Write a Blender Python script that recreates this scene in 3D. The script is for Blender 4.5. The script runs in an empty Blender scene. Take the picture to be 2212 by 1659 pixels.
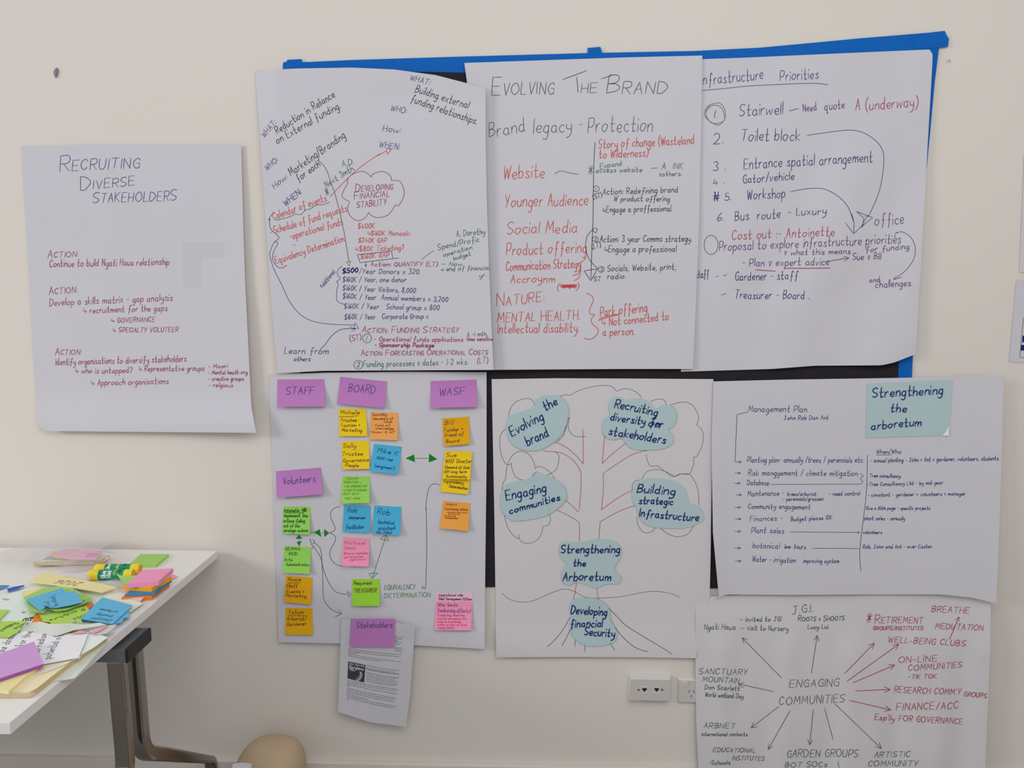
import bpy, bmesh, math, random
from mathutils import Vector, Matrix, noise
from mathutils.geometry import delaunay_2d_cdt
random.seed(7)
S = bpy.context.scene
COL = S.collection

# ------------------------------------------------------------------ camera
F, D, H = 1661.0, 2.10, 1.49            # focal length in pixels, distance to the wall, eye height
PSI, TH, RO = 0.011, math.radians(7.2), 0.012
_r = Vector((math.cos(PSI), math.sin(PSI), 0)); _f = Vector((-math.sin(PSI), math.cos(PSI), 0)); _u = Vector((0, 0, 1))
FW = _f * math.cos(TH) - _u * math.sin(TH)
_u2 = _u * math.cos(TH) + _f * math.sin(TH)
RT = _r * math.cos(RO) + _u2 * math.sin(RO)
UP = _u2 * math.cos(RO) - _r * math.sin(RO)
CAM = Vector((0, -D, H))
cd = bpy.data.cameras.new('camera'); cam = bpy.data.objects.new('camera', cd); COL.objects.link(cam)
cd.sensor_width = 36.0; cd.lens = F / 2212 * 36.0; cd.clip_start = 0.02
cam.matrix_world = Matrix(((RT.x, UP.x, -FW.x, CAM.x), (RT.y, UP.y, -FW.y, CAM.y), (RT.z, UP.z, -FW.z, CAM.z), (0, 0, 0, 1)))
S.camera = cam

# ------------------------------------------------------------------ light and exposure
S.view_settings.view_transform = 'Standard'; S.view_settings.look = 'None'
S.view_settings.gamma = 1.0; S.view_settings.use_curve_mapping = False
S.view_settings.exposure = 0.0
wd = bpy.data.worlds.new('world'); S.world = wd; wd.use_nodes = True
bg = wd.node_tree.nodes['Background']; bg.inputs[0].default_value = (0.90, 0.95, 1.0, 1); bg.inputs[1].default_value = 0.50

def area(name, loc, target, sx, sy, power, color):
    l = bpy.data.lights.new(name, 'AREA'); l.shape = 'RECTANGLE'; l.size = sx; l.size_y = sy; l.energy = power; l.color = color
    o = bpy.data.objects.new(name, l); COL.objects.link(o); o.location = loc
    o.rotation_euler = (Vector(target) - Vector(loc)).to_track_quat('-Z', 'Y').to_euler()
    return o
area('window_daylight', (-5.2, -3.0, 2.6), (0.0, 0.0, 1.3), 1.4, 1.2, 84, (1.0, 0.975, 0.945))
area('overhead_fill_light', (0.5, -2.4, 2.85), (0.4, -1.2, 0.9), 2.6, 1.2, 29, (1.0, 0.975, 0.945))  # unseen overhead lamp, added as soft fill for the wall and tabletop

# ------------------------------------------------------------------ helpers
def ray(px, py):
    return FW * F + RT * (px - 1106.0) + UP * (829.5 - py)
def W(px, py, d=0.0):                   # the point of the plane d metres in front of the wall that shows at (px, py)
    v = ray(px, py); return CAM + v * ((D - d) / v.y)
def TB(px, py, z):                      # the point of the level plane at height z
    v = ray(px, py); return CAM + v * ((z - H) / v.z)
def lin(c):
    return tuple(((x / 255) / 12.92 if x / 255 <= 0.04045 else ((x / 255 + 0.055) / 1.055) ** 2.4) for x in c)
_mats = {}
def mat(name, rgb, rough=0.6, metal=0.0, alpha=1.0, var=0.04, scale=30, bump=0.0, bscale=120, spec=0.3, trans=0.0, subsurf=0.0):
    if name in _mats: return _mats[name]
    m = bpy.data.materials.new(name); m.use_nodes = True; nt = m.node_tree; b = nt.nodes['Principled BSDF']
    c = lin(rgb)
    b.inputs['Roughness'].default_value = rough; b.inputs['Metallic'].default_value = metal; b.inputs['Alpha'].default_value = alpha
    b.inputs['Specular IOR Level'].default_value = spec; b.inputs['Transmission Weight'].default_value = trans
    tc = nt.nodes.new('ShaderNodeTexCoord'); nz = nt.nodes.new('ShaderNodeTexNoise'); nz.inputs['Scale'].default_value = scale
    nz.inputs['Detail'].default_value = 3
    nt.links.new(tc.outputs['Object'], nz.inputs['Vector'])
    mx = nt.nodes.new('ShaderNodeMix'); mx.data_type = 'RGBA'
    mx.inputs[6].default_value = tuple(x * (1 - var) for x in c) + (1,); mx.inputs[7].default_value = tuple(min(1, x * (1 + var)) for x in c) + (1,)
    nt.links.new(nz.outputs['Fac'], mx.inputs[0]); nt.links.new(mx.outputs[2], b.inputs['Base Color'])
    if bump:
        n2 = nt.nodes.new('ShaderNodeTexNoise'); n2.inputs['Scale'].default_value = bscale; n2.inputs['Detail'].default_value = 4
        bp = nt.nodes.new('ShaderNodeBump'); bp.inputs['Strength'].default_value = bump; bp.inputs['Distance'].default_value = 0.002
        nt.links.new(tc.outputs['Object'], n2.inputs['Vector']); nt.links.new(n2.outputs['Fac'], bp.inputs['Height']); nt.links.new(bp.outputs['Normal'], b.inputs['Normal'])
    _mats[name] = m; return m
M_PAPER = mat('white_paper', (212, 210, 217), 0.75, var=0.012, scale=9, spec=0.15)
M_PAPERW = mat('warm_white_paper', (217, 213, 216), 0.75, var=0.012, scale=9, spec=0.15)
INK = {}
for k, c in dict(black=(44, 44, 54), soft=(86, 88, 92), navy=(34, 38, 112), blue=(58, 62, 128), royal=(12, 36, 110), purple=(84, 66, 140), violet=(92, 62, 122), red=(208, 74, 66), brick=(190, 92, 84),
                 magenta=(156, 40, 92), wine=(140, 52, 84), crimson=(172, 44, 72), green=(36, 104, 76), forest=(52, 84, 72), lime=(42, 128, 52), grass=(28, 132, 40), plum=(96, 44, 44), pine=(20, 96, 40),
                 rose=(206, 88, 132), olive=(122, 122, 84), moss=(104, 140, 44), grey=(112, 116, 118), maroon=(110, 40, 34), white=(236, 240, 236), fade=(176, 104, 40), print=(48, 46, 52), lemon=(238, 208, 70)).items():
    INK[k] = mat('ink_' + k, c, 0.55, var=0.05, scale=60, spec=0.2)

def tag(o, label=None, cat=None, group=None, kind=None):
    if label: o['label'] = label
    if cat: o['category'] = cat
    if group: o['group'] = group
    if kind: o['kind'] = kind
    return o
WPOS = {}
def mesh_obj(name, verts, faces, mats, parent=None, smooth=False, thick=0, fmat=None):
    vs = [Vector(v) for v in verts]
    n = max(1, len(vs)); c = sum(vs, Vector()) / n
    base = WPOS[parent.name] if parent else Vector()
    me = bpy.data.meshes.new(name); me.from_pydata([tuple(v - c) for v in vs], [], faces)
    for m in (mats if isinstance(mats, (list, tuple)) else [mats]): me.materials.append(m)
    if fmat:
        for p, i in zip(me.polygons, fmat): p.material_index = i
    if smooth:
        for p in me.polygons: p.use_smooth = True
    me.update()
    o = bpy.data.objects.new(name, me); COL.objects.link(o)
    WPOS[o.name] = c
    if parent:
        o.parent = parent; o.location = c - base
    else:
        o.location = c; o.matrix_world = Matrix.Translation(c)
    if thick:
        md = o.modifiers.new('thickness', 'SOLIDIFY'); md.thickness = thick; md.offset = -1
        md = o.modifiers.new('crisp_edges', 'EDGE_SPLIT'); md.split_angle = 0.6
    return o
def empty(name, loc):
    o = bpy.data.objects.new(name, None); COL.objects.link(o); o.location = loc; o.matrix_world = Matrix.Translation(Vector(loc)); o.empty_display_size = 0.05; WPOS[o.name] = Vector(loc)
    return o
def bm_obj(name, bm, m, parent=None, smooth=False, bevel=0, seg=2):
    bmesh.ops.recalc_face_normals(bm, faces=bm.faces)
    vs = [v.co.copy() for v in bm.verts]; bm.verts.index_update()
    fs = [[v.index for v in f.verts] for f in bm.faces]
    bm.free()
    o = mesh_obj(name, vs, fs, m, parent, smooth)
    if bevel:
        md = o.modifiers.new('bevel', 'BEVEL'); md.width = bevel; md.segments = seg; md.limit_method = 'ANGLE'
        for p in o.data.polygons: p.use_smooth = True
        md.harden_normals = True
    return o
def box(bm, x0, x1, y0, y1, z0, z1):
    v = [bm.verts.new((x, y, z)) for z in (z0, z1) for x, y in ((x0, y0), (x1, y0), (x1, y1), (x0, y1))]
    for f in ((3, 2, 1, 0), (4, 5, 6, 7), (0, 1, 5, 4), (1, 2, 6, 5), (2, 3, 7, 6), (3, 0, 4, 7)): bm.faces.new([v[i] for i in f])
def prism(bm, top, bot):
    n = len(top); a = [bm.verts.new(p) for p in top]; b = [bm.verts.new(p) for p in bot]
    bm.faces.new(a); bm.faces.new(b[::-1])
    for i in range(n): bm.faces.new((a[i], b[i], b[(i + 1) % n], a[(i + 1) % n]))
def pts(s, sc=1.0, ox=0.0, oy=0.0):     # "x,y x,y" in a magnified crop -> photo pixels
    return [(float(a) / sc + ox, float(b) / sc + oy) for a, b in (q.split(',') for q in s.split())]
def catmull(p, n=4, closed=False):
    if len(p) < 3: return list(p)
    out = []; L = len(p)
    for i in range(L if closed else L - 1):
        g = (lambda k: p[k % L]) if closed else (lambda k: p[min(max(k, 0), L - 1)])
        a, b, c, d = g(i - 1), g(i), g(i + 1), g(i + 2)
        for k in range(n):
            t = k / n
            out.append(tuple(0.5 * (2 * b[j] + (c[j] - a[j]) * t + (2 * a[j] - 5 * b[j] + 4 * c[j] - d[j]) * t * t + (3 * b[j] - a[j] - 3 * c[j] + d[j]) * t ** 3) for j in range(len(b))))
    if not closed: out.append(p[-1])
    return out
def sub(p, step):
    out = [p[0]]
    for a, b in zip(p, p[1:]):
        l = math.dist(a, b); n = max(1, int(l / step))
        for k in range(1, n + 1): out.append((a[0] + (b[0] - a[0]) * k / n, a[1] + (b[1] - a[1]) * k / n))
    return out
def ribbon(p, w):
    """left and right edge points of a pen stroke of width w along p"""
    q = [p[0]]
    for a in p[1:]:
        if math.dist(a, q[-1]) > 1e-6: q.append(a)
    if len(q) == 1: q.append((q[0][0] + w * 0.5, q[0][1]))
    p = q; L = []; n = len(p)
    d0 = Vector((p[1][0] - p[0][0], p[1][1] - p[0][1])).normalized() * (w * 0.4)
    d1 = Vector((p[-1][0] - p[-2][0], p[-1][1] - p[-2][1])).normalized() * (w * 0.4)
    p = [(p[0][0] - d0.x, p[0][1] - d0.y)] + p[1:-1] + [(p[-1][0] + d1.x, p[-1][1] + d1.y)]
    for i in range(n):
        a = p[max(0, i - 1)]; b = p[min(n - 1, i + 1)]
        t = Vector((b[0] - a[0], b[1] - a[1]))
        if t.length < 1e-9: t = Vector((1, 0))
        t.normalize(); h = w / 2 * (0.72 if i in (0, n - 1) else 1.0)
        L.append(((p[i][0] - t.y * h, p[i][1] + t.x * h), (p[i][0] + t.y * h, p[i][1] - t.x * h)))
    return L

# ------------------------------------------------------------------ a hand-written stroke alphabet (x, y as base-36 digits, baseline 5, x-height b, cap f)
G = {
'a': '~5a3b1a07163557|5b5765', 'b': '0f05|~082b5a573506', 'c': '~5a3b1a08163556', 'd': '~5a3b1a07163557|5f5665', 'e': '~08485a3b1a08163556', 'f': '~6e4f3d3822|1a5a',
'g': '~5a3b1a07163557|~5b55412001', 'h': '0f05|~082b4b5955', 'i': '0b05|0d0e', 'j': '~3b341101|3d3e', 'k': '0f05|5b0855', 'l': '0f05', 'm': '0b05|~082b3b4945|~487b8985', 'n': '0b05|~082b4b5955',
'o': '~3b1a071635576a3b', 'p': '0b00|~082b5a573506', 'q': '~5a3b1a07163557|5b5072', 'r': '0b05|~082b4b', 's': '~5a3b1a2947563506', 't': '~2f263556|0b5b', 'u': '~0b07153557|5b55', 'v': '0b255b',
'w': '0b154a658b', 'x': '0b55|5b05', 'y': '~0b082757|~5b543100', 'z': '0b5b0555',
'A': '053f65|1959', 'B': '0f05|~0f4f5d4b0a|~0a4a684605', 'C': '~6d4f1d0a173567', 'D': '0f05|~0f4e7b683505', 'E': '6f0f0565|0a5a', 'F': '6f0f05|0a5a', 'G': '~6d4f1d0a173566|3a6a65', 'H': '0f05|6f65|0a6a',
'I': '0f05', 'J': '~4f472506|1f7f', 'K': '0f05|6f0a65', 'L': '0f0555', 'M': '051f487f85', 'N': '050f656f', 'O': '~4f1d0a174577 8a6e4f'.replace(' ', ''), 'P': '0f05|~0f5f6c4909', 'Q': '~4f1d0a1745778a6e4f|5874',
'R': '0f05|~0f5f6c4a0a|2a65', 'S': '~6e4f1e0c2a59673506', 'T': '0f7f|4f35', 'U': '~0f0825566a6f', 'V': '0f356f', 'W': '0f254d658f', 'X': '0f65|6f05', 'Y': '0f39|6f25', 'Z': '0f6f0565',
'0': '~3f1d0a1735576a5d3f', '1': '1f15', '2': '~0d2f5d4905|0565', '3': '~0e3f5d3a|~3a673506', '4': '2f0868|4b45', '5': '5f1f1a|~1a4b673506', '6': '~4f1b0725574918', '7': '0f6f25', '8': '~3a1d3f5d3a07356 73a'.replace(' ', ''),
'9': '~5d2f0c2a5c|5d45', '.': '0506', ',': '1603', ':': '0607|0a0b', '-': '0949', '_': '0989', '/': '044g', '|': '044g', '(': '~3g1d0a1633', ')': '~0g2d3a2603', '?': '~0d2f5d392 7|2526'.replace(' ', ''), '&': '0b4b250b', '+': '262c|0959',
'*': '371f|3f17|0d49|094d', '$': '~6e4f1e0c2a59673506|3g34', "'": '0f0d', '"': '0f0d|2f2d', '>': '0888|5b8855', '~': '0d0868|4a6846', '=': '0747|0a4a', '#': '0b6b|0868|2f15|5f45|1g45', '!': '0f08|0605'}
_gl = {}
def glyph(ch):
    if ch in _gl: return _gl[ch]
    st = []; wmax = 0
    for s in G.get(ch, '').split('|'):
        if not s: continue
        cv = s[0] == '~'; s = s.lstrip('~')
        p = [(int(s[i], 36), int(s[i + 1], 36) - 5) for i in range(0, len(s) - 1, 2)]
        if ch.islower(): p = [(a, b * 0.87 if b <= 6 else 5.2 + (b - 6) * 1.3) for a, b in p]
        if cv: p = catmull(p, 4)
        wmax = max(wmax, max(a for a, _ in p)); st.append(p)
    _gl[ch] = (st, wmax); return _gl[ch]
def layout(text, length, h, sc=False, big=1.45, slant=0.16, jit=0.6, wide=1.0):
    """stroke paths of a line of handwriting, in a frame with x along the baseline, y up, scaled to the given length"""
    x = 0.0; out = []; rnd = random.Random(hash_s(text))
    for ch in text:
        if ch == ' ': x += 5.5; continue
        k = 1.0
        if sc:
            if ch.isupper(): k = big
            ch = ch.upper()
        st, w = glyph(ch); dy = rnd.uniform(-jit, jit) * 0.8; r = rnd.uniform(-1, 1) * 0.035 * jit * 2; ks = k * rnd.uniform(0.94, 1.07)
        for p in st: out.append([(x + (a + b * r) * k + b * slant, b * ks + dy) for a, b in p])
        x += w * k + 2.6 + rnd.uniform(-0.4, 0.4)
    sx = length / max(1e-6, x - 2.6); sy = h / 10.0
    if len(text) <= 2 and text[0] not in '_-': sx = min(sx, sy * 1.1)
    return [[(a * sx, b * sy) for a, b in p] for p in out]
def hash_s(t):
    n = 7
    for c in t: n = (n * 131 + ord(c)) % 1000003
    return n

def runs(p):
    """the pieces of a stroke between its sharp corners"""
    out = [[p[0]]]
    for i in range(1, len(p)):
        out[-1].append(p[i])
        if i < len(p) - 1:
            a = (p[i][0] - p[i - 1][0], p[i][1] - p[i - 1][1]); b = (p[i + 1][0] - p[i][0], p[i + 1][1] - p[i][1])
            n = math.hypot(*a) * math.hypot(*b)
            if n > 1e-12 and (a[0] * b[0] + a[1] * b[1]) / n < 0.62: out.append([p[i]])
    return out
class Pen:
    """writing on a wall sheet: strokes are given in photo pixels and laid onto the sheet's own surface"""
    def __init__(s, owner, dep, w=1.9, eps=0.0003):
        s.o, s.dep, s.w, s.eps = owner, dep, w * 0.8, eps; s.parts = {}
    def line(s, ink, p, w=None, curve=True, part=None):
        if curve and len(p) > 2: p = catmull(p, 5)
        for r_ in runs(p): s.parts.setdefault((part or 'drawn_line', ink), []).append((sub(r_, 6), w * 0.82 if w else s.w))
    def fill(s, ink, p, part=None):
        s.parts.setdefault((part or 'drawn_line', ink), []).append((p, 0))
    def text(s, ink, t, x0, y0, x1, y1, h, part='handwriting', w=None, **k):
        dx, dy = x1 - x0, y1 - y0; L = math.hypot(dx, dy); ux, uy = dx / L, dy / L
        for p in layout(t, L, h, **k):
            q = [(x0 + a * ux + b * uy, y0 + a * uy - b * ux) for a, b in p]
            for r_ in runs(q): s.parts.setdefault((part, ink), []).append((sub(r_, 7), w * 0.82 if w else s.w))
    def circle(s, ink, x, y, rx, ry=None, w=None, part=None, a0=0.3, turns=1.05):
        ry = ry or rx; n = 22
        s.line(ink, [(x + rx * math.cos(a0 + i / n * 6.283 * turns), y + ry * math.sin(a0 + i / n * 6.283 * turns)) for i in range(n + 1)], w, False, part)
    def arrow(s, ink, x0, y0, x1, y1, head=9, w=None, spread=0.45, part='drawn_arrow'):
        s.line(ink, [(x0, y0), (x1, y1)], w, False, part); a = math.atan2(y1 - y0, x1 - x0)
        s.line(ink, [(x1 - head * math.cos(a - spread), y1 - head * math.sin(a - spread)), (x1, y1), (x1 - head * math.cos(a + spread), y1 - head * math.sin(a + spread))], w, False, part)
    def done(s, names={}):
        for (part, ink), L0 in s.parts.items():
            nice = {'soft': 'grey', 'royal': 'navy blue', 'brick': 'faded red', 'lime': 'green', 'forest': 'dark green', 'grass': 'bright green', 'pine': 'green', 'fade': 'faint brown', 'print': 'black printed', 'moss': 'faint green', 'rose': 'faint magenta'}.get(ink, ink)
            for L in blocks(L0):
                V = []; Fc = []
                for i, (p, w) in enumerate(L):
                    e = s.eps + 0.00003 * (i % 5); b = len(V)
                    if w == 0:
                        V += [W(x, y, s.dep(x, y) + e) for x, y in p]; Fc.append(list(range(b, b + len(p)))); continue
                    for l, r in ribbon(p, w):
                        V.append(W(*l, s.dep(*l) + e)); V.append(W(*r, s.dep(*r) + e))
                    for k in range((len(V) - b) // 2 - 1): Fc.append((b + 2 * k, b + 2 * k + 1, b + 2 * k + 3, b + 2 * k + 2))
                o = mesh_obj(part, V, Fc, INK[ink], s.o)
                o['label'] = names.get((part, ink), '%s %s' % (nice, part.replace('_', ' ')))

def blocks(L):
    """strokes that belong together: each block of writing becomes a part of its own"""
    B = [(min(a for a, _ in p), min(b for _, b in p), max(a for a, _ in p), max(b for _, b in p)) for p, _ in L]
    n = len(L); up = list(range(n))
    def root(i):
        while up[i] != i: up[i] = up[up[i]]; i = up[i]
        return i
    sz = [max(b[2] - b[0], b[3] - b[1]) for b in B]
    for i in range(n):
        for j in range(i):
            gx = max(0, B[i][0] - B[j][2], B[j][0] - B[i][2]); gy = max(0, B[i][1] - B[j][3], B[j][1] - B[i][3])
            if math.hypot(gx, gy) <= max(14.5, 0.46 * max(sz[i], sz[j])): up[root(i)] = root(j)
    out = {}
    for i in range(n): out.setdefault(root(i), []).append(L[i])
    return list(out.values())

def at_len(poly, t):
    L = [math.dist(a, b) for a, b in zip(poly, poly[1:])]; tot = sum(L); s = t * tot
    for (a, b), l in zip(zip(poly, poly[1:]), L):
        if s <= l or (a, b) == (poly[-2], poly[-1]):
            k = min(1.0, s / l) if l else 0; return (a[0] + (b[0] - a[0]) * k, a[1] + (b[1] - a[1]) * k)
        s -= l
def sheet(name, label, cat, group, top, bottom, left, right, dep, m=None, n=56, thick=0.0003):
    """a sheet of paper between four edges (photo pixels), standing dep(px, py) in front of the wall"""
    V = []; nu = nv = n
    for j in range(nv + 1):
        for i in range(nu + 1):
            u, v = i / nu, j / nv
            T, B, Lf, R = at_len(top, u), at_len(bottom, u), at_len(left, v), at_len(right, v)
            c = [(1 - v) * T[k] + v * B[k] + (1 - u) * Lf[k] + u * R[k] - ((1 - u) * (1 - v) * top[0][k] + u * (1 - v) * top[-1][k] + (1 - u) * v * bottom[0][k] + u * v * bottom[-1][k]) for k in (0, 1)]
            V.append(W(c[0], c[1], dep(c[0], c[1])))
    Fc = [(j * (nu + 1) + i, (j + 1) * (nu + 1) + i, (j + 1) * (nu + 1) + i + 1, j * (nu + 1) + i + 1) for j in range(nv) for i in range(nu)]
    o = mesh_obj(name, V, Fc, m or M_PAPER, None, True, thick)
    return tag(o, label, cat, group)
def sm(a, b, x):
    t = min(1.0, max(0.0, (x - a) / (b - a))); return t * t * (3 - 2 * t)
def nz(x, y, s, k): return noise.noise(Vector((x / s, y / s, k * 7.31))) + (0.30 * noise.noise(Vector((x / 46, y / 60, k * 3.3))) if s > 80 else 0)

# ------------------------------------------------------------------ the room
M_WALL = mat('painted_plaster', (229, 222, 214), 0.7, var=0.012, scale=1.4, bump=0.05, bscale=160, spec=0.2)
M_TRIM = mat('white_gloss_trim', (226, 219, 209), 0.4, var=0.01)
M_FLOOR = mat('grey_brown_carpet', (150, 145, 140), 0.95, var=0.15, scale=200, bump=0.5, bscale=300)
bm = bmesh.new(); box(bm, -3.9, 3.3, 0, 0.12, -0.02, 2.9); tag(bm_obj('wall_back', bm, M_WALL), kind='structure')
bm = bmesh.new(); box(bm, -3.9, 3.3, -4.6, 0.12, -0.1, 0.0); tag(bm_obj('floor', bm, M_FLOOR), kind='structure')
bm = bmesh.new(); box(bm, 3.3, 3.42, -4.6, 0.12, -0.02, 2.9); tag(bm_obj('wall_right', bm, M_WALL), kind='structure')
zb = W(600, 1639, 0.0).z
bm = bmesh.new(); box(bm, -3.9, 3.3, -0.017, 0.0, 0.0, zb); tag(bm_obj('baseboard_back', bm, M_TRIM, bevel=0.002), kind='structure')

# ------------------------------------------------------------------ black board taped to the wall
M_BOARD = mat('black_felt_board', (44, 40, 44), 0.85, var=0.12, scale=140, bump=0.2, bscale=500, spec=0.15)
bm = bmesh.new()
cs = [(640, 144), (1260, 133), (1990, 106), (1938, 1273), (655, 1266)]
prism(bm, [W(x, y, 0.0045) for x, y in cs], [W(x, y, 0.0015) for x, y in cs])
tag(bm_obj('pin_board', bm, M_BOARD), 'large black board taped to the wall behind the paper sheets', 'board')
M_TAPE = mat('blue_masking_tape', (10, 102, 192), 0.6, var=0.10, scale=70, bump=0.12, bscale=260, spec=0.12)
TG = 'blue tape strips around the black board'
def flat(name, poly, d, m, thick=0.0006, parent=None):
    n = len(poly)
    r = delaunay_2d_cdt([Vector(p) for p in poly], [], [list(range(n))], 1, 1e-4)
    vv = [W(p.x, p.y, d(p.x, p.y) if callable(d) else d) for p in r[0]]
    ff = [list(f) for f in r[2]]
    ff = [f if ((vv[f[1]] - vv[f[0]]).cross(vv[f[2]] - vv[f[0]])).y < 0 else f[::-1] for f in ff]
    return mesh_obj(name, vv, ff, m, parent, False, thick)
def tape(poly, label, d): tag(flat('tape_strip', poly, d, M_TAPE, 0.0004), label, 'tape', TG)
tape(pts('612,134 660,134 760,129.5 1000,122 1270,114.5 1500,110 1640,103 1760,92 1860,82.5 2000,71 2030,70 2030,104 1900,116 1515,135 1300,152 1003,157 612,149'), 'long blue tape strip running along the top edge of the black board', 0.0056)
tape(pts('2000,96 2030,92 2019,180 2009,290 1994,440 1983,620 1972,770 1970,816 1940,816 1942,770'), 'blue tape strip running down the right edge of the black board', 0.0052)
tape(pts('611,139 618,134 621,129 652,127.5 653,138 646,149 611,151'), 'short blue tape tab at the left end of the top strip', 0.0063)
tape(pts('1269,103.5 1297,101 1301,114 1301,130 1271,131'), 'short blue tape tab standing up midway along the top strip', 0.0063)
tape(pts('1968,84 2006,70.5 2041,66.5 2044,74 2050,84 2048,101 1976,105'), 'wide blue tape tab at the right end of the top strip', 0.0063)

# ------------------------------------------------------------------ flip-chart sheets
SG = 'large white flip-chart sheets on the wall'
A = None
# --- recruiting sheet
def d1(x, y):
    u, v = (x - 60) / 480, (y - 315) / 615
    return 0.003 + 0.023 * max(0, u) ** 3.5 * (0.25 + 0.75 * max(0, v)) + 0.020 * sm(0.80, 1.0, v) ** 2 + 0.0014 * nz(x, y, 170, 1) + 0.002 * sm(0.1, -0.02, u) * max(0, v)
o = sheet('flip_chart_sheet', 'lone white flip-chart sheet on bare wall at far left, headed Recruiting Diverse Stakeholders', 'paper sheet', SG,
          pts('45,316 200,312 400,312 521,312'), pts('82,918 100,931 300,933 553,935'), pts('45,316 57,500 72,780 82,918'), pts('521,312 525,470 529,600 537,760 543,880 553,935'), d1)
o.data.materials.append(mat('show_through_paper', (207, 205, 212), 0.75, var=0.012, scale=9, spec=0.15))
for f_ in o.data.polygons:
    u_, v_ = (f_.index % 56 + 0.5) / 56, (f_.index // 56 + 0.5) / 56
    if 0.715 < u_ < 0.905 and 0.335 < v_ < 0.40 or 0.715 < u_ < 0.80 and 0.335 < v_ < 0.50: f_.material_index = 1
p = Pen(o, d1, 1.6)
for t, a in (('Recruiting', (129, 370, 300, 362, 22)), ('Diverse', (174, 411, 290, 400, 19)), ('StakeholderS', (200, 438, 381, 433, 20))): p.text('purple', t, *a, sc=True, part='title_lettering', w=1.7, big=1.5 if t[0] != 'S' else 1.2)
for t, *a in (('Action:', 103, 557, 168, 555, 12), ('Action:', 106, 637, 166, 632, 13), ('Action:', 119, 767, 175, 766, 11)): p.text('magenta', t, *a, sc=True, big=1.3)
for t, *a in (('Continue to build Ngati Haua relationship', 107, 577, 365, 572, 15), ('Develop a skills matrix - gap analysis', 107, 661, 372, 649, 15), ('~ recruitment for the gaps', 180, 677, 361, 671, 13), ('~ GOVERNANCE', 240, 697, 334, 695, 10), ('~ SPECIALTY VOLUTEER', 244, 718, 384, 717, 10),
              ('Identify organisations to diversify stakeholders', 120, 789, 402, 781, 14), ('~ who is untapped?', 163, 807, 285, 805, 12), ('~ Representative groups', 300, 802, 441, 801, 12), ('- Maori', 450, 796, 491, 795, 9), ('- Mental heath org.', 450, 809, 535, 808, 9), ('- creative groups', 450, 823, 526, 822, 9), ('- religious', 450, 836, 502, 836, 9), ('~ Approach organisations', 197, 833, 364, 829, 13)):
    p.text('magenta', t, *a)
p.done()
M_TACK = mat('grey_putty', (142, 140, 148), 0.8)
# --- financial stability sheet
def d2(x, y):
    u, v = (x - 560) / 490, (y - 150) / 650
    return 0.0195 + 0.012 * max(0, u) ** 4 + 0.010 * sm(0.75, 1.05, u) * sm(0.75, 1.05, v) + 0.0016 * nz(x, y, 150, 2) + 0.006 * sm(0.12, -0.02, v) * sm(0.2, 0.7, u) - 0.013 * sm(0.09, -0.02, u) * sm(0.3, 0, v)
o = sheet('flip_chart_sheet', 'flip-chart sheet dense with multicoloured notes around a cloud reading Developing Financial Stability', 'paper sheet', SG,
          pts('551,153 640,148 760,146 850,150 940,162 1010,180 1032,188 1042,186'), pts('600,806 660,803 700,801 880,800 1066,799'), pts('551,153 562,300 574,480 588,680 600,806'), pts('1042,186 1049,196 1049,300 1052,450 1058,620 1066,799'), d2)
p = Pen(o, d2, 1.7)
c2 = lambda s: pts(s, 4.739, 540, 130); c3 = lambda s: pts(s, 4.739, 800, 130); c4 = lambda s: pts(s, 4.608, 570, 460); c5 = lambda s: pts(s, 4.608, 720, 460)
for t, *a in (('WHAT:', 572, 298, 597, 266, 12), ('WHO:', 577, 369, 601, 348, 12), ('How:', 593, 408, 621, 385, 13), ('WHAT:', 885, 173, 927, 183, 12), ('WHO:', 843, 239, 877, 245, 13), ('How:', 826, 283, 863, 288, 14), ('WHEN:', 818, 317, 861, 324, 13)): p.text('purple', t, *a)
p.text('purple', 'WHEN:', 617, 446, 652, 418, 13, w=2.2)
for t, *a in (('Reduction in Reliance', 599, 289, 724, 209, 16), ('on External funding.', 599, 311, 735, 233, 16), ('Marketing/Branding', 629, 380, 747, 297, 17), ('for each', 645, 393, 692, 358, 15), ('Building external', 896, 199, 1010, 234, 17), ('funding relationships.', 886, 220, 1028, 269, 17)): p.text('black', t, *a)
for t, *a in (('A,D.', 740, 361, 764, 354, 13), ('Next 3mth.', 705, 405, 766, 367, 13), ('*', 706, 427, 719, 420, 20), ('A, Dorothy', 986, 511, 1047, 506, 13), ('Spend/Profic', 946, 540, 1035, 522, 12), ('operation', 958, 555, 1020, 538, 9), ('budget', 980, 562, 1017, 552, 9), ('_ Now', 953, 574, 998, 575, 9), ('> end of financial', 951, 586, 1056, 583, 10), ('yr.', 1036, 600, 1051, 596, 8), ('A -1 mth,', 1009, 727, 1052, 725, 9), ('Funding processes & dates - 1-2 wks.', 785, 793, 1010, 787, 13)): p.text('green', t, *a, w=1.5)
for t, *a in (('Calendar of events', 591, 475, 706, 434, 16), ('Schedule of fund requests', 593, 505, 750, 456, 16), ('-operational funds', 627, 518, 741, 485, 15), ('Equivalency Determination', 596, 570, 744, 521, 15), ('-', 585, 506, 590, 504, 10), ('-', 633, 534, 638, 532, 10), ('$400K', 773, 494, 809, 493, 11), ('~$160K Manaaki', 794, 508, 884, 509, 10), ('$240K GAP', 774, 524, 835, 524, 10), ('~$80K Ticketing?', 768, 543, 872, 540, 11), ('$160K GAP', 779, 559, 840, 555, 10)): p.text('red', t, *a)
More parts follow.
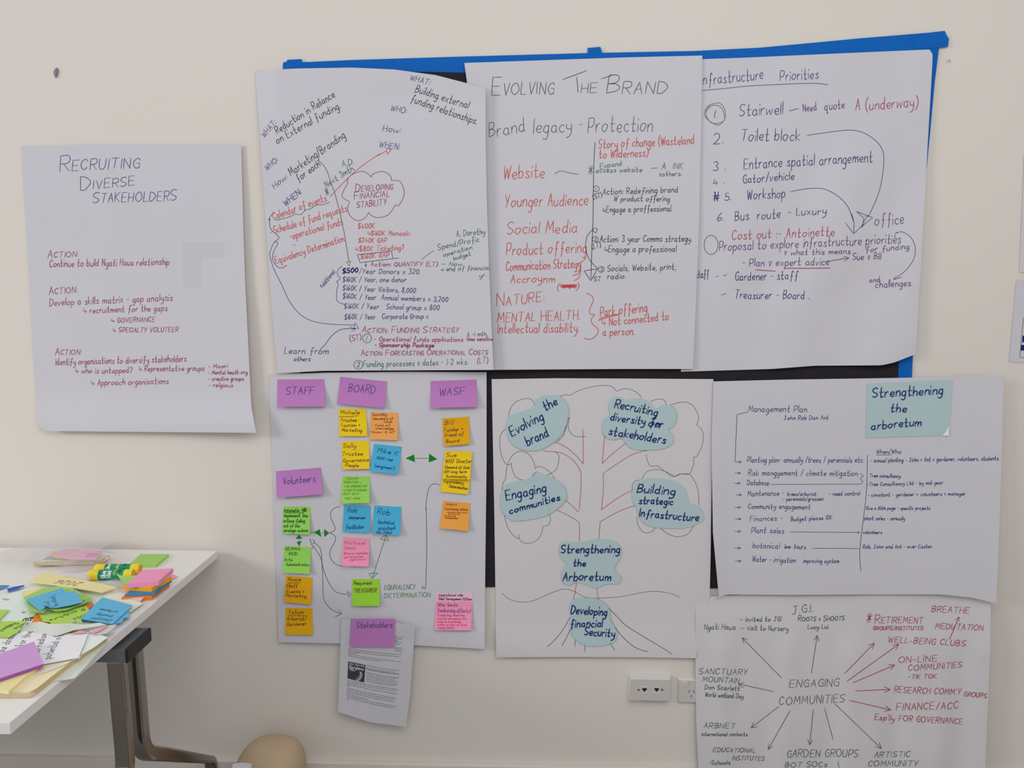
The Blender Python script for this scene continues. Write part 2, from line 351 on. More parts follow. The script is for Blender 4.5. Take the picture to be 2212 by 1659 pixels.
for t, *a in (('/Year Donors x 320.', 776, 591, 907, 592, 11), ('$160K | Year, one donor', 740, 609, 877, 609, 11), ('$160K | Year Visitors, 8,000', 740, 627, 897, 633, 11), ('$160K | Year  Annual members x 3,200', 740, 645, 967, 652, 11), ('$160K | Year   School group x 800', 743, 666, 948, 670, 11), ('$160K | Year   Corporate Group x', 744, 690, 925, 688, 11), ('Additional', 696, 623, 724, 588, 9)): p.text('blue', t, *a, w=1.6)
p.text('navy', '$500', 740, 590, 773, 588, 10, w=3.0)
for t, *a in (('Learn from', 614, 764, 709, 765, 14), ('others', 635, 780, 670, 780, 10)): p.text('blue', t, *a)
for t, *a in (('Action: QUANTIFY (LT)', 801, 575, 945, 575, 9), ('Action: Funding Strategy', 782, 719, 990, 718, 10), ('Action: Forecasting Operational Costs', 780, 768, 1053, 766, 9)): p.text('magenta', t, *a, sc=not t.endswith('(LT)'), big=1.35)
for t, *a in (('(ST)', 756, 738, 781, 733, 12), ('- Operational funds applications', 808, 737, 1000, 738, 10), ('-time sensitive', 1005, 736, 1064, 736, 8), ('(LT)', 1031, 785, 1054, 783, 12)): p.text('magenta', t, *a)
p.text('magenta', '- Sponsorship Package', 809, 749, 937, 750, 9, w=2.3)
for x, y, t, k in ((793, 731, '1', 'green'), (774, 788, '2', 'green')): p.circle(k, x, y, 9.5, w=1.4); p.text(k, t, x - 3, y + 5, x + 3, y + 5, 10)
p.line('green', c2('260,1640 340,1622 420,1598 465,1575 520,1580 570,1532 610,1525 680,1485 740,1480 815,1455'), 1.4)
p.line('blue', c2('250,1555 215,1590 190,1640') + c4('62,60 55,110 80,175 145,230 140,262 105,288 140,300 95,390 88,470 130,530 175,548 230,520'), 1.4)
p.line('blue', c4('105,285 70,360 60,430 100,560 180,720 250,870 350,1000 480,1075 640,1105 800,1112 905,1116'), 1.4, part='drawn_arrow'); p.line('blue', c4('905,1095 945,1150 898,1146 905,1095'), 1.4, False, part='drawn_arrow')
p.line('blue', c4('780,530 735,570 735,620 762,650 725,685 740,705 728,760 722,850 745,890 800,908'), 1.4)
p.line('blue', c4('555,1365 610,1310 660,1240 720,1185 790,1155 910,1155'), 1.5, part='drawn_arrow'); p.line('blue', c4('850,1135 915,1155 870,1180'), 1.5, False, part='drawn_arrow')
p.line('soft', c2('700,1035 740,1060 790,1140 830,1260 870,1370 920,1560') + c4('775,90 800,200 830,380 848,490'), 1.5, part='drawn_arrow'); p.line('soft', c4('820,490 862,480 852,525 820,490'), 1.5, False, part='drawn_arrow')
p.line('blue', c5('240,415 265,495 655,447'), 1.5, False); p.line('blue', c5('240,415 578,380 592,450'), 1.5, False); p.arrow('blue', 790, 566, 790, 576, 5)
p.line('green', c5('880,465 940,415 1000,375'), 1.2)
p.line('red', c2('820,1395 850,1365 1000,1210 1150,1080 1327,960') + c3('60,985 160,930'), 1.5, part='drawn_arrow'); p.line('red', c3('160,900 212,915 175,965 160,900'), 1.5, False, part='drawn_arrow')
p.line('wine', c2('1005,1255 960,1330 945,1400 1020,1450'), 1.4, part='drawn_cloud'); p.line('wine', c2('1020,1450 1000,1520 1030,1600 1100,1642 1170,1620 1215,1560'), 1.4, part='drawn_cloud')
p.line('wine', c3('-18,1560 20,1595 80,1612 170,1590 220,1540 255,1482'), 1.4, part='drawn_cloud'); p.line('wine', c3('255,1482 290,1485 340,1400 342,1320 300,1240 215,1230'), 1.4, part='drawn_cloud')
p.line('wine', c3('215,1230 205,1185 150,1145 90,1142 20,1170 12,1195'), 1.4, part='drawn_cloud'); p.line('wine', c2('1240,1195 1180,1145 1100,1145 1020,1190 995,1240 1005,1255'), 1.4, part='drawn_cloud')
for t, *a in (('Developing', 768, 414, 848, 409, 12), ('Financial', 765, 431, 841, 424, 12), ('STABILITY', 771, 449, 835, 442, 13)): p.text('magenta', t, *a, sc=True, big=1.4 if t[1] != 'T' else 1, part='cloud_lettering')
p.done()
# --- brand sheet
def d3(x, y):
    u, v = (x - 1030) / 480, (y - 130) / 670
    return 0.0150 + 0.0016 * nz(x, y, 130, 3) + 0.004 * sm(0.75, 1.0, v) + 0.003 * math.sin((x - 1040) / 44) * sm(0.25, 0.7, v) * sm(0.65, 0.2, u)
o = sheet('flip_chart_sheet', 'flip-chart sheet headed Evolving The Brand with red list and black notes, upper middle', 'paper sheet', SG,
          pts('1003,136 1150,131 1350,124 1517,120'), pts('1062,799 1200,798 1350,797 1497,797'), pts('1003,136 1020,260 1046,560 1062,799'), pts('1517,120 1514,300 1510,480 1503,660 1497,797'), d3)
p = Pen(o, d3, 1.9)
for t, *a in (('Evolving', 1062, 206, 1195, 203, 26), ('Brand', 1310, 201, 1440, 203, 26)): p.text('soft', t, *a, sc=True, big=1.5, part='title_lettering', w=1.8)
p.text('soft', 'HE', 1255, 201, 1288, 199, 21, part='title_lettering', w=1.8)
c6 = lambda s: pts(s, 4.424, 1030, 110); c7 = lambda s: pts(s, 4.514, 1040, 460)
for s_ in ('825,272 1045,190', '955,250 962,330 966,395', '1190,265 1290,235', ): p.line('soft', c6(s_), 1.8, part='title_lettering')
for t, *a in (('Brand', 1057, 296, 1134, 285, 30), ('legacy', 1152, 288, 1234, 284, 30), ('-', 1250, 280, 1256, 280, 30), ('Protection', 1270, 287, 1409, 283, 33)): p.text('soft', t, *a, w=1.7)
p.line('black', c6('1130,870 1118,1100 1113,1350 1110,1637') + c7('1078,300 1068,640'), 1.6, part='drawn_arrow'); p.line('black', c7('1000,565 1130,545 1068,660 1000,565'), 1.6, False, part='drawn_arrow')
for t, *a in (('Story of change (Wasteland', 1293, 320, 1499, 311, 19), ('to Wilderness)', 1294, 342, 1400, 338, 18), ('Website', 1087, 387, 1175, 384, 28), ('Younger Audience', 1090, 447, 1269, 443, 26), ('Social Media', 1095, 505, 1246, 503, 25), ('Product offering', 1094, 551, 1266, 545, 24), ('Communication Strategy', 1093, 585, 1254, 578, 20), ('Accroynm', 1103, 611, 1198, 609, 17), ('(', 1203, 626, 1208, 626, 13), (')', 1245, 625, 1250, 625, 13),
              ('Intellectual disability.', 1075, 720, 1249, 717, 20), ('Park offering', 1297, 683, 1398, 673, 20), ('~ Not connected to', 1301, 705, 1444, 691, 18), ('a person.', 1302, 725, 1369, 723, 18)): p.text('red', t, *a)
p.text('red', 'Nature:', 1073, 663, 1175, 651, 20, sc=True, big=1.4); p.text('red', 'Mental Health.', 1074, 697, 1251, 690, 20, sc=True, big=1.15)
for q in ('770,705 930,700 780,715 930,712 775,725 925,722', '790,700 800,735 840,705 860,738 890,705 910,735'): p.line('red', c7(q), 2.4, False, part='handwriting')
for q in ('1015,430 1000,460 950,490', '968,500 965,560 930,600 890,610', '968,560 950,630 900,660', '1020,780 1075,810 1090,860 1058,930 1060,985 1105,990', '1105,990 1070,1040 1085,1085 1135,1130 1130,1180 1080,1225 1030,1230 1000,1220', '1150,1030 1250,1000 1345,988', '1140,1047 1250,1012 1350,990'): p.line('red', c7(q), 1.7)
for t, *a in (('*', 1270, 382, 1282, 381, 24), ('Expand', 1296, 364, 1343, 358, 11), ('access website', 1287, 373, 1386, 371, 11), ('_', 1406, 369, 1420, 368, 14), ('A', 1430, 366, 1437, 366, 15), ('INK', 1454, 365, 1474, 365, 12), ('&others.', 1424, 381, 1472, 379, 10)): p.text('green', t, *a, w=1.5)
p.line('soft', c6('745,1175 800,1148 880,1165 970,1180'), 1.5)
for x, y, t in ((1288, 408, '1'), (1286, 517, '2'), (1299, 582, '3')): p.circle('black', x, y, 6.3, w=1.3); p.text('black', t, x - 2, y + 4, x + 2.5, y + 4, 7, w=1.3)
for t, *a in (('(ST)', 1282, 431, 1301, 425, 10), ('Action: Redefining brand', 1302, 421, 1464, 415, 13), ('W product offering', 1326, 435, 1446, 435, 12), ('~Engage a proffessional.', 1302, 459, 1451, 456, 13), ('(LT)', 1279, 538, 1298, 533, 11), ('Action: 3 year Comms strategy.', 1296, 523, 1493, 522, 14), ('~Engage a professional', 1306, 545, 1460, 544, 14), ('Socials, Website, print,', 1312, 586, 1460, 582, 13), ('radio.', 1312, 603, 1351, 602, 12), ('ST', 1283, 608, 1298, 607, 10)): p.text('black', t, *a, w=1.6)
p.line('black', c7('1080,165 1030,230 1015,330 1040,430 1090,500 1140,545'), 1.4, part='drawn_arrow'); p.line('black', c7('1080,155 1125,150 1115,195 1080,160'), 1.4, part='drawn_arrow')
p.done()
# --- infrastructure sheet
def d4(x, y):
    u, v = (x - 1500) / 500, (y - 110) / 690
    return 0.0096 + 0.0012 * nz(x, y, 120, 4) + 0.0044 * sm(0.05, 0.6, v) * (1 + math.sin((x + y * 0.35) / 34 + nz(x, y, 200, 12))) * sm(0, 0.3, u) + 0.008 * sm(0.7, 1.0, v) * sm(0.3, 1, u) + 0.004 * sm(0.85, 1.0, u) + 0.002 * sm(0.1, 0, v) * math.sin(x / 40)
o = sheet('flip_chart_sheet', 'flip-chart sheet headed Infrastructure Priorities with numbered blue list, upper right', 'paper sheet', SG,
          pts('1480,129 1600,125 1800,116 1960,109 2008,107'), pts('1471,803 1668,797 1760,790 1905,789 1932,783 1978,765'), pts('1480,129 1480,400 1471,803'), pts('2008,107 2015,118 2011,190 2004,310 1995,480 1985,640 1978,765'), d4)
p = Pen(o, d4, 1.8)
e1 = lambda s: pts(s, 3.881, 1490, 80); e2 = lambda s: pts(s, 4.174, 1480, 440)
for t, *a in (('Infrastructure', 1516, 184, 1648, 171, 25), ('Priorities', 1685, 175, 1768, 169, 22)): p.text('blue', t, *a, part='title_lettering')
p.line('blue', e1('90,450 300,430 500,410 850,393 1050,388 1160,400'), 1.5)
for t, *a in (('1.', 1541, 254, 1552, 254, 15), ('Stairwell', 1597, 250, 1690, 247, 25), ('_', 1705, 245, 1724, 240, 14), ('2.', 1541, 311, 1562, 310, 22), ('Toilet block', 1601, 305, 1727, 303, 25), ('3 .', 1540, 369, 1567, 367, 20), ('Entrance spatial arrangement', 1607, 365, 1884, 350, 23), ('4 .', 1541, 400, 1563, 396, 13), ('Gator/vehicle', 1605, 396, 1715, 388, 18), ('5.', 1565, 433, 1582, 432, 15), ('Workshop', 1614, 432, 1695, 426, 21), ('6.', 1549, 478, 1565, 477, 17), ('Bus  route', 1588, 477, 1685, 471, 20), ('- Luxury', 1702, 466, 1784, 463, 17),
              ('staff', 1503, 601, 1531, 599, 17), ('-', 1547, 604, 1552, 603, 17), ('-', 1563, 602, 1570, 600, 17), ('Gardener - staff', 1588, 606, 1723, 603, 18), ('-', 1558, 644, 1568, 641, 17), ('Treasurer - Board .', 1587, 645, 1747, 646, 18)): p.text('navy', t, *a)
p.text('navy', '#', 1541, 434, 1556, 432, 19, w=2.4)
for t, *a in (('Need', 1735, 242, 1764, 238, 16), ('quote', 1781, 238, 1824, 234, 18), ('Proposal to explore infrastructure priorities', 1554, 542, 1945, 525, 20), ('& what this means', 1694, 551, 1837, 548, 12), ('for funding', 1870, 545, 1963, 538, 12), ('- Plan & expert advice', 1603, 575, 1791, 573, 16), ('Sue & Bill', 1842, 561, 1902, 560, 14), ('office', 1890, 488, 1952, 482, 24), ('and', 1878, 610, 1900, 609, 11), ('challenges.', 1891, 622, 1970, 617, 15)): p.text('violet', t, *a)
for t, *a in (('A (underway)', 1848, 238, 1983, 231, 24), ('Cost out :- Antoinette', 1581, 518, 1801, 509, 20)): p.text('crimson', t, *a)
for q in ('635,597 815,608', '890,582 1100,583 1310,580'): p.line('crimson', e2(q), 2.0)
for q in ('120,650 150,580 240,552 290,600 295,680 240,738 160,700 120,650', '130,620 200,570 270,600 288,700 190,722 135,650 165,575', ): p.line('soft', e1(q), 1.4)
p.circle('green', 1536, 529, 15, 21, 1.5, a0=1.0, turns=1.12)
p.line('blue', e1('985,825 1150,800 1330,780 1450,800 1560,870 1620,960 1625,1080 1600,1250 1560,1370 1500,1500') + e2('1640,110 1585,215'), 1.5, part='drawn_arrow')
p.line('blue', e1('845,1295 1000,1270 1130,1275 1250,1340 1330,1430 1375,1552') + e2('1500,90 1522,170 1520,265'), 1.5, part='drawn_arrow')
for q in ('1445,175 1520,270 1605,190', '1545,70 1690,125 1580,215 1620,180', '1545,70 1610,130 1600,215'): p.line('violet', e2(q), 1.5, False, part='drawn_arrow')
p.line('violet', e2('1895,265 1960,255 2040,310 2075,400 2060,500 1990,600 1885,680'), 1.5, part='drawn_arrow')
for q in ('1900,290 1890,300 1895,265 1920,262', '1895,655 1880,685 1955,662'): p.line('violet', e2(q), 1.5, False, part='drawn_arrow')
p.arrow('violet', 1784, 565, 1834, 557, 12)
p.done()
# --- staff chart
def d5(x, y):
    u, v = (x - 590) / 460, (y - 805) / 590
    return 0.0082 + 0.0010 * nz(x, y, 130, 5) + 0.008 * sm(0.8, 1.0, v) ** 2 + 0.004 * sm(0.9, 1.0, u) * v - 0.003 * sm(0.08, 0, u)
o = sheet('flip_chart_sheet', 'white sheet covered in sticky notes with green arrows between them, lower left of the board', 'paper sheet', SG,
          pts('580,809 700,805 880,803 1051,804'), pts('602,1387 735,1390 900,1394 1047,1402'), pts('580,809 584,900 591,1080 602,1387'), pts('1051,804 1051,1000 1048,1250 1047,1402'), d5)
p = Pen(o, d5, 1.5)
f3 = lambda s: pts(s, 5.184, 580, 800); f4 = lambda s: pts(s, 5.185, 720, 800); f5 = lambda s: pts(s, 5.183, 590, 1080); f6 = lambda s: pts(s, 5.185, 720, 1080)
p.line('lime', [(894, 990), (928, 990)], 1.4, part='drawn_arrow')
for q in (f4('808,985 905,942 915,1028'), f4('1165,995 1072,932 1070,1032'), f5('458,363 520,325 540,415'), f5('570,325 627,370 573,415'), f5('290,388 250,437 327,433'), f5('262,470 317,460 293,520')): p.fill('grass', q, 'arrow_head')
for q in ('415,365 460,365', '540,366 570,368', '290,435 291,470'): p.line('lime', f5(q), 1.4, part='drawn_arrow')
p.line('lime', f4('1195,1285 1130,1270 1075,1310 1045,1430 1035,1560') + f6('1040,100 1046,500 1040,800 1034,990'), 1.5, part='drawn_arrow'); p.line('lime', f6('1034,990 988,992 1000,965 1030,1000'), 1.5, False, part='drawn_arrow')
p.line('forest', f5('745,73 690,90 645,140 650,210 690,300 685,340 630,370'), 1.3); p.line('forest', f5('630,370 680,390 700,430 680,490 640,560 635,620 660,680 720,730 775,740'), 1.3)
for q in ('450,470 520,530 540,600 550,720 600,880 680,1010 760,1050 830,1055', '445,515 520,620 545,700 555,850 560,1050 580,1140 660,1230 765,1275'): p.line('forest', f5(q), 1.3, part='drawn_arrow')
for q in ('412,440 468,455 432,505 412,440', '830,1025 870,1050 850,1085 830,1025', '435,550 445,515 460,520', '735,1225 768,1275 695,1308'): p.line('forest', f5(q), 1.3, False, part='drawn_arrow')
p.line('lime', f6('590,400 435,880'), 1.4, part='drawn_arrow')
for q in ('525,435 595,390 617,460 525,435', '400,825 497,818 432,880 400,825'): p.line('lime', f6(q), 1.4, False, part='drawn_arrow')
p.text('lime', 'EQUIVALENCY', 830, 1274, 896, 1273, 10, w=1.4); p.text('lime', 'DETERMINATION', 830, 1292, 929, 1290, 10, w=1.4)
p.done()
# --- tree chart
def d6(x, y):
    u, v = (x - 1062) / 470, (y - 820) / 600
    return 0.0092 + 0.0006 * nz(x, y, 160, 6) + 0.006 * sm(0.85, 1.0, v)
o = sheet('flip_chart_sheet', 'sheet with a hand-drawn tree and six pale teal cards, lower middle', 'paper sheet', SG,
          pts('1062,819 1200,817 1400,818 1541,819'), pts('1072,1420 1250,1419 1400,1420 1503,1422'), pts('1062,819 1068,1120 1072,1420'), pts('1541,819 1538,1000 1535,1200 1533,1290 1503,1422'), d6, M_PAPERW)
p = Pen(o, d6, 1.3)
g7 = lambda s: pts(s, 4.424, 1050, 810); g8 = lambda s: pts(s, 4.424, 1050, 1110)
for q in ('215,415 225,340 280,260 380,225 440,240 465,285', '695,215 740,190 810,190 870,155 1000,115 1120,100 1190,105 1250,155', '1250,155 1330,130 1420,155 1475,200 1485,220', '1570,255 1640,230 1700,240 1725,290', '1755,290 1850,262 1930,265 1990,310 2030,400 2012,480', '2012,480 2060,520 2078,600 2055,700 2010,780 1980,785', '1980,785 1985,840 1960,920 1930,950 1850,945 1790,972 1720,930 1640,870 1570,870 1540,810 1530,760',
          '185,515 140,570 130,660 145,760 180,840 210,858 240,850', '240,840 250,900 280,970 330,1000 360,1005', '155,1115 160,1040 185,990 195,900 215,830 260,760 330,728 400,750 450,820 470,895', '470,895 500,875 560,890 620,940 655,990', '660,735 690,760 695,820 670,900 620,940 580,958', '440,965 480,928 500,940', '800,405 785,450 790,520 830,575 890,590 955,588', '800,405 775,440 745,560 690,630 655,655', '770,480 740,575 690,625',
          '1395,1105 1400,1050 1430,1010 1465,1005', '1485,1000 1530,930 1600,905 1680,910 1760,945 1810,968 1870,945 1940,950 1990,1010 2025,1100 2035,1250'): p.line('grey', g7(q), 1.3, part='tree_crown_outline')
for q in ('175,-10 190,80 230,170 290,230 310,225 312,195', '312,195 315,235 350,272 410,282 480,255 525,200 545,120', '545,120 590,110 615,60 605,-8', '1440,30 1450,100 1490,165 1540,182 1590,165 1620,130', '1660,130 1720,180 1800,215 1860,215 1930,190 1985,115'): p.line('grey', g8(q), 1.3, part='tree_crown_outline')
p.line('olive', g8('155,760 220,815 330,842 450,830 580,775 700,728 780,722 850,745 920,785 1000,805 1200,800 1350,780 1500,750 1600,740 1700,748 1790,770 1850,800'), 1.3, part='ground_line')
for q in ('925,515 928,700 928,850', '928,850 860,770 780,700 680,645', '545,728 700,740 800,790 870,860 908,935', '908,935 905,1100 890,1285', '1135,560 1120,720 1110,845', '1110,845 1200,760 1330,655', '1540,718 1400,760 1250,850 1120,940', '1120,940 1120,1100 1102,1290', '1102,1290 1180,1230 1300,1150 1395,1105', '885,1310 820,1250 760,1195', '665,1285 790,1345 870,1395 892,1415', '892,1415 892,1592', '1430,1245 1300,1290 1180,1350 1090,1405', '1090,1405 1077,1565'): p.line('brick', g7(q), 1.5, part='tree_trunk_outline')
for q in ('865,655 850,750 838,800 842,825', '1060,712 1068,790 1085,825'): p.line('brick', g8(q), 1.5, part='tree_trunk_outline')
for q in ('800,990 740,1100 660,1200 585,1270', '805,1105 770,1180 725,1260', '852,1205 848,1270', '943,1255 944,1318', '1023,1265 1025,1275', '1185,1240 1230,1300', '1185,1000 1230,1080 1300,1170 1400,1260 1480,1300 1550,1318', '1170,900 1240,970 1330,1060 1450,1140 1600,1230 1700,1290 1775,1340'): p.line('soft', g8(q), 1.4, part='tree_root_lines')
p.done()
# --- communities sheet
def d8(x, y):
    u, v = (x - 1505) / 630, (y - 1284) / 460
    return 0.0115 + (0.0046 * (0.7 + math.sin(x / 24 + 0.6 * math.sin(y / 90))) + 0.0014 * math.sin(x / 11 + y / 140)) * sm(0.1, 0.3, v) * sm(0, 0.12, u + 0.03) + 0.002 * nz(x, y, 90, 8) + 0.030 * max(0, u) ** 3.2 + 0.004 * sm(0.2, 1.0, v) - 0.004 * sm(1284 + 60, 1284, y)
o = sheet('flip_chart_sheet', 'creased flip-chart sheet with Engaging Communities at its centre and arrows, bottom right corner', 'paper sheet', SG,
          pts('1512,1290 1640,1282 1900,1276 2140,1288'), pts('1512,1742 1800,1746 2126,1742'), pts('1512,1290 1503,1308 1502,1420 1504,1560 1512,1742'), pts('2140,1288 2139,1400 2134,1520 2129,1640 2126,1742'), d8, M_PAPERW)
p = Pen(o, d8, 1.7, 0.0005)
h8 = lambda s: pts(s, 4.377, 1490, 1280); i8 = lambda s: pts(s, 4.377, 1810, 1280)
for t, *a in (('J.G.I.', 1711, 1327, 1755, 1321, 16), ('Lucy Lui', 1745, 1359, 1788, 1358, 9), ('Roots & Shoots', 1724, 1342, 1824, 1340, 9)): p.text('forest', t, *a, sc=t[0] == 'R', big=1.3)
for t, *a in (('Ngati Haua', 1521, 1360, 1588, 1360, 12), ('_ invited to JGI', 1597, 1343, 1687, 1342, 10), ('_ visit to Nursery', 1600, 1361, 1702, 1363, 11), ('SANCTUARY', 1510, 1456, 1613, 1458, 12), ('MOUNTAIN', 1517, 1472, 1596, 1476, 11), ('Don Scarlett', 1522, 1489, 1597, 1492, 10), ('World wetland Day', 1523, 1505, 1605, 1509, 10), ('ARBNET', 1520, 1573, 1587, 1573, 11), ('international contacts', 1516, 1590, 1614, 1590, 8), ('EDUCATIONAL', 1540, 1624, 1631, 1626, 9), ('INSTITUTES', 1582, 1642, 1650, 1643, 9), ('-Schools', 1531, 1652, 1577, 1652, 9), ('Unis', 1540, 1668, 1570, 1668, 9),
              ('GARDEN GROUPS', 1700, 1636, 1853, 1635, 16), ('BOT SOCs', 1696, 1658, 1786, 1656, 11), ('ARTISTIC', 1889, 1636, 1965, 1635, 12), ('COMMUNITY', 1875, 1656, 1982, 1655, 12)): p.text('forest', t, *a, w=1.5)
for t, *a in (('ENGAGING', 1705, 1485, 1811, 1482, 16), ('COMMUNITIES', 1683, 1523, 1824, 1517, 17)): p.text('soft', t, *a, part='title_lettering', w=1.6)
for q in ('870,810 495,428', '1150,765 1205,405', '795,937 460,865', '845,1075 580,1280', '948,1118 740,1485', '1168,1105 1135,1440'):
    (x0, y0), (x1, y1) = h8(q); p.arrow('soft', x0, y0, x1, y1, 13, 1.5)
p.line('soft', h8('1275,1095 1355,1390'), 1.5, part='drawn_arrow'); p.arrow('soft', 1802, 1519, 1904, 1617, 14, 1.4); p.line('soft', h8('1400,1595 1412,1655'), 1.5)
for t, *a in (('BREATHE', 2012, 1322, 2093, 1325, 13), ('MEDI/TATION', 2020, 1358, 2123, 1362, 12), ('*', 1870, 1350, 1881, 1350, 26), ('GROUPS/INSTITUTES', 1886, 1361, 1994, 1361, 8), ('WELL-BEING CLUBS', 1918, 1387, 2085, 1396, 12), ('ON-LINE', 1940, 1432, 2024, 1428, 13), ('COMMUNITIES', 1962, 1449, 2078, 1442, 12), ('-TIK TOK', 1962, 1466, 2022, 1465, 9), ("RESEARCH COMM'Y", 1932, 1496, 2075, 1501, 13), ('GROUPS', 2082, 1504, 2130, 1508, 10), ('FINANCE/ACC', 1936, 1535, 2069, 1531, 15), ("Esp'lly FOR GOVERNANCE", 1889, 1555, 2078, 1564, 12)): p.text('crimson', t, *a)
p.text('crimson', 'Retirement', 1890, 1346, 1993, 1346, 13, sc=True, big=1.35)
for q in ('62,768 345,478', '85,840 577,487', '140,855 538,685', '165,930 495,917', '110,1020 500,1110'):
    (x0, y0), (x1, y1) = i8(q); p.arrow('crimson', x0, y0, x1, y1, 14, 1.6)
(x0, y0), (x1, y1) = i8('1055,445 1145,230'); p.arrow('crimson', x0, y0, x1, y1, 10, 1.6)
p.done()
# --- management plan sheet
def d7(x, y):
    u, v = (x - 1541) / 620, (y - 820) / 480
    return 0.0135 + 0.0010 * nz(x, y, 140, 7) + 0.006 * sm(0.5, 1.0, v) + 0.040 * max(0, u) ** 3.4 * (0.35 + 0.65 * max(0, v)) + 0.0015 * math.sin(x / 45) * sm(0.2, 0.6, v) + 0.006 * sm(0.06, 0, u) * v
o = sheet('flip_chart_sheet', 'sheet titled Management Plan in small navy handwriting with a teal card, lower right', 'paper sheet', SG,
          pts('1541,824 1700,820 1900,817 2060,814 2168,811'), pts('1553,1292 1566,1284 1700,1285 1880,1284 2033,1284 2100,1291 2152,1303'), pts('1541,824 1537,960 1540,1150 1553,1292'), pts('2168,811 2165,950 2159,1130 2152,1303'), d7)
p = Pen(o, d7, 1.5)
j7 = lambda s: pts(s, 3.317, 1530, 800); k7 = lambda s: pts(s, 3.317, 1840, 800)
p.text('navy', 'Management Plan', 1616, 890, 1742, 890, 14, part='title_lettering')
for t, *a in (('John Rob Dan Ant', 1693, 907, 1789, 906, 9), ('Planting plan- annually /trees / perennials etc.', 1614, 999, 1865, 999, 12), ('Risk manggement / climate mitigation', 1616, 1027, 1852, 1028, 12), ('Database', 1614, 1048, 1660, 1048, 11), ('Maintenance -', 1615, 1072, 1693, 1070, 11), ('trees/arborist', 1700, 1071, 1763, 1071, 8), ('- perennials/grasses', 1691, 1082, 1778, 1081, 8), ('- need control', 1791, 1071, 1857, 1070, 9), ('Community engagement', 1616, 1099, 1750, 1100, 11), ('Finances -', 1620, 1126, 1690, 1124, 11), ('Budget please 10K', 1708, 1126, 1797, 1122, 9),
              ('Plant sales', 1623, 1151, 1693, 1152, 12), ('botanical', 1626, 1184, 1683, 1185, 12), ('be', 1695, 1185, 1707, 1185, 9), ('tours', 1715, 1185, 1740, 1186, 10), ('Water - irrigation', 1625, 1213, 1718, 1216, 12), ('improving system', 1735, 1216, 1812, 1216, 9), ('When/Who', 1893, 980, 1946, 980, 9), ('- annual planting - John + Ant + gardener, volunteers, students', 1880, 999, 2157, 994, 9), ('Tree consultancy', 1879, 1031, 1945, 1032, 8), ('-Tree Consultancy Ltd - by mid year', 1873, 1050, 2037, 1046, 8), ('- constant - gardener + volunteers + manager', 1874, 1073, 2085, 1070, 8), ('Give a little page - specific projects', 1871, 1101, 2009, 1101, 7), ('plant sales - annually', 1867, 1123, 1954, 1124, 8), ('volunteers', 1864, 1153, 1905, 1153, 7), ('Rob, John and Ant - over Easter.', 1864, 1185, 2015, 1184, 8)): p.text('navy', t, *a)
p.line('navy', j7('285,298 205,317 200,450 192,655'), 1.3, False, part='drawn_arrow'); p.arrow('navy', 1588, 998, 1602, 998, 7, 1.3)
for x, y in ((1587, 1022), (1586, 1044), (1589, 1069), (1587, 1096), (1588, 1121), (1587, 1148), (1587, 1184), (1588, 1212)): p.arrow('navy', x, y, x + 13, y, 6, 1.4)
for q in ('440,818 1095,815', '1085,740 1110,757 1090,775 1106,795 1095,815', '748,1275 1078,1277', '548,1270 592,1268'): p.line('navy', j7(q), 1.2)
p.arrow('navy', *j7('582,1158')[0], *j7('1085,1162')[0], 5, 1.2)
p.line('navy', k7('112,605 105,870 75,1130 57,1300 65,1440'), 1.3); p.line('navy', k7('178,608 285,605'), 1.2)
p.done()
# --- printed page hanging at the foot of the staff chart
def d9(x, y):
    u, v = (x - 735) / 150, (y - 1340) / 220
    return 0.020 + 0.012 * max(0, v) ** 1.5 + 0.010 * (u - 0.5) ** 2 * 2 * v + 0.008 * sm(0.6, 1.0, u) * sm(0.2, 0, v)
o = sheet('printed_page', 'printed white page with a dark square logo, hanging below the sticky-note sheet', 'page', None,
          pts('737,1336 800,1340 860,1346 897,1351'), pts('730,1537 765,1549 800,1560 877,1570'), pts('737,1336 734,1440 730,1537'), pts('897,1351 891,1430 886,1500 877,1570'), d9, M_PAPER, 30)
p = Pen(o, d9, 1.3, 0.0005); rnd = random.Random(3)
q9 = lambda x, y: (x / 6.38 + 720, y / 6.38 + 1320)
def pline(x0, y0, x1, y1, bold=False):
    x = x0
    while x < x1:
        w = min(rnd.uniform(22, 70), x1 - x); t0, t1 = (x - x0) / (x1 - x0), (x + w - x0) / (x1 - x0)
        f = lambda t: q9(x0 + (x1 - x0) * t, y0 + (y1 - y0) * t + 10 * math.sin(t * 3.1))
        if w > 8:
            k = max(3, int(w / 5)); q = [f(t0 + (t1 - t0) * i / k) for i in range(k + 1)]
            q = [(a + rnd.uniform(-0.35, 0.35), b + (0.8 if i % 2 else -0.8) * rnd.uniform(0.2, 1.15)) for i, (a, b) in enumerate(q)]
            p.parts.setdefault(('printed_text', 'print' if bold else 'soft'), []).append((q, 1.15 if bold else 0.72))
        x += w + 11
for k, x1 in enumerate((965, 950, 890, 965, 910)): pline(850, 348 + k * 24, x1, 358 + k * 24)
for k, (a, b) in enumerate(((498, 508), (520, 530), (545, 556))): pline(840, a - 5, 955, b, False)
for x0, y0, x1, y1 in ((205, 520, 930, 600), (205, 545, 900, 628), (205, 565, 350, 575), (205, 590, 935, 700), (205, 612, 670, 692)): pline(x0, y0, x1, y1)
for k, (y0, x1, y1) in enumerate(((745, 910, 820), (775, 830, 838), (800, 900, 866))): pline(460, y0, x1, y1, k == 2)
for k, (y0, x1, y1) in enumerate(((845, 910, 920), (870, 870, 935), (893, 850, 955), (916, 880, 980), (938, 895, 1012), (960, 850, 1030))): pline(455, y0, x1, y1)
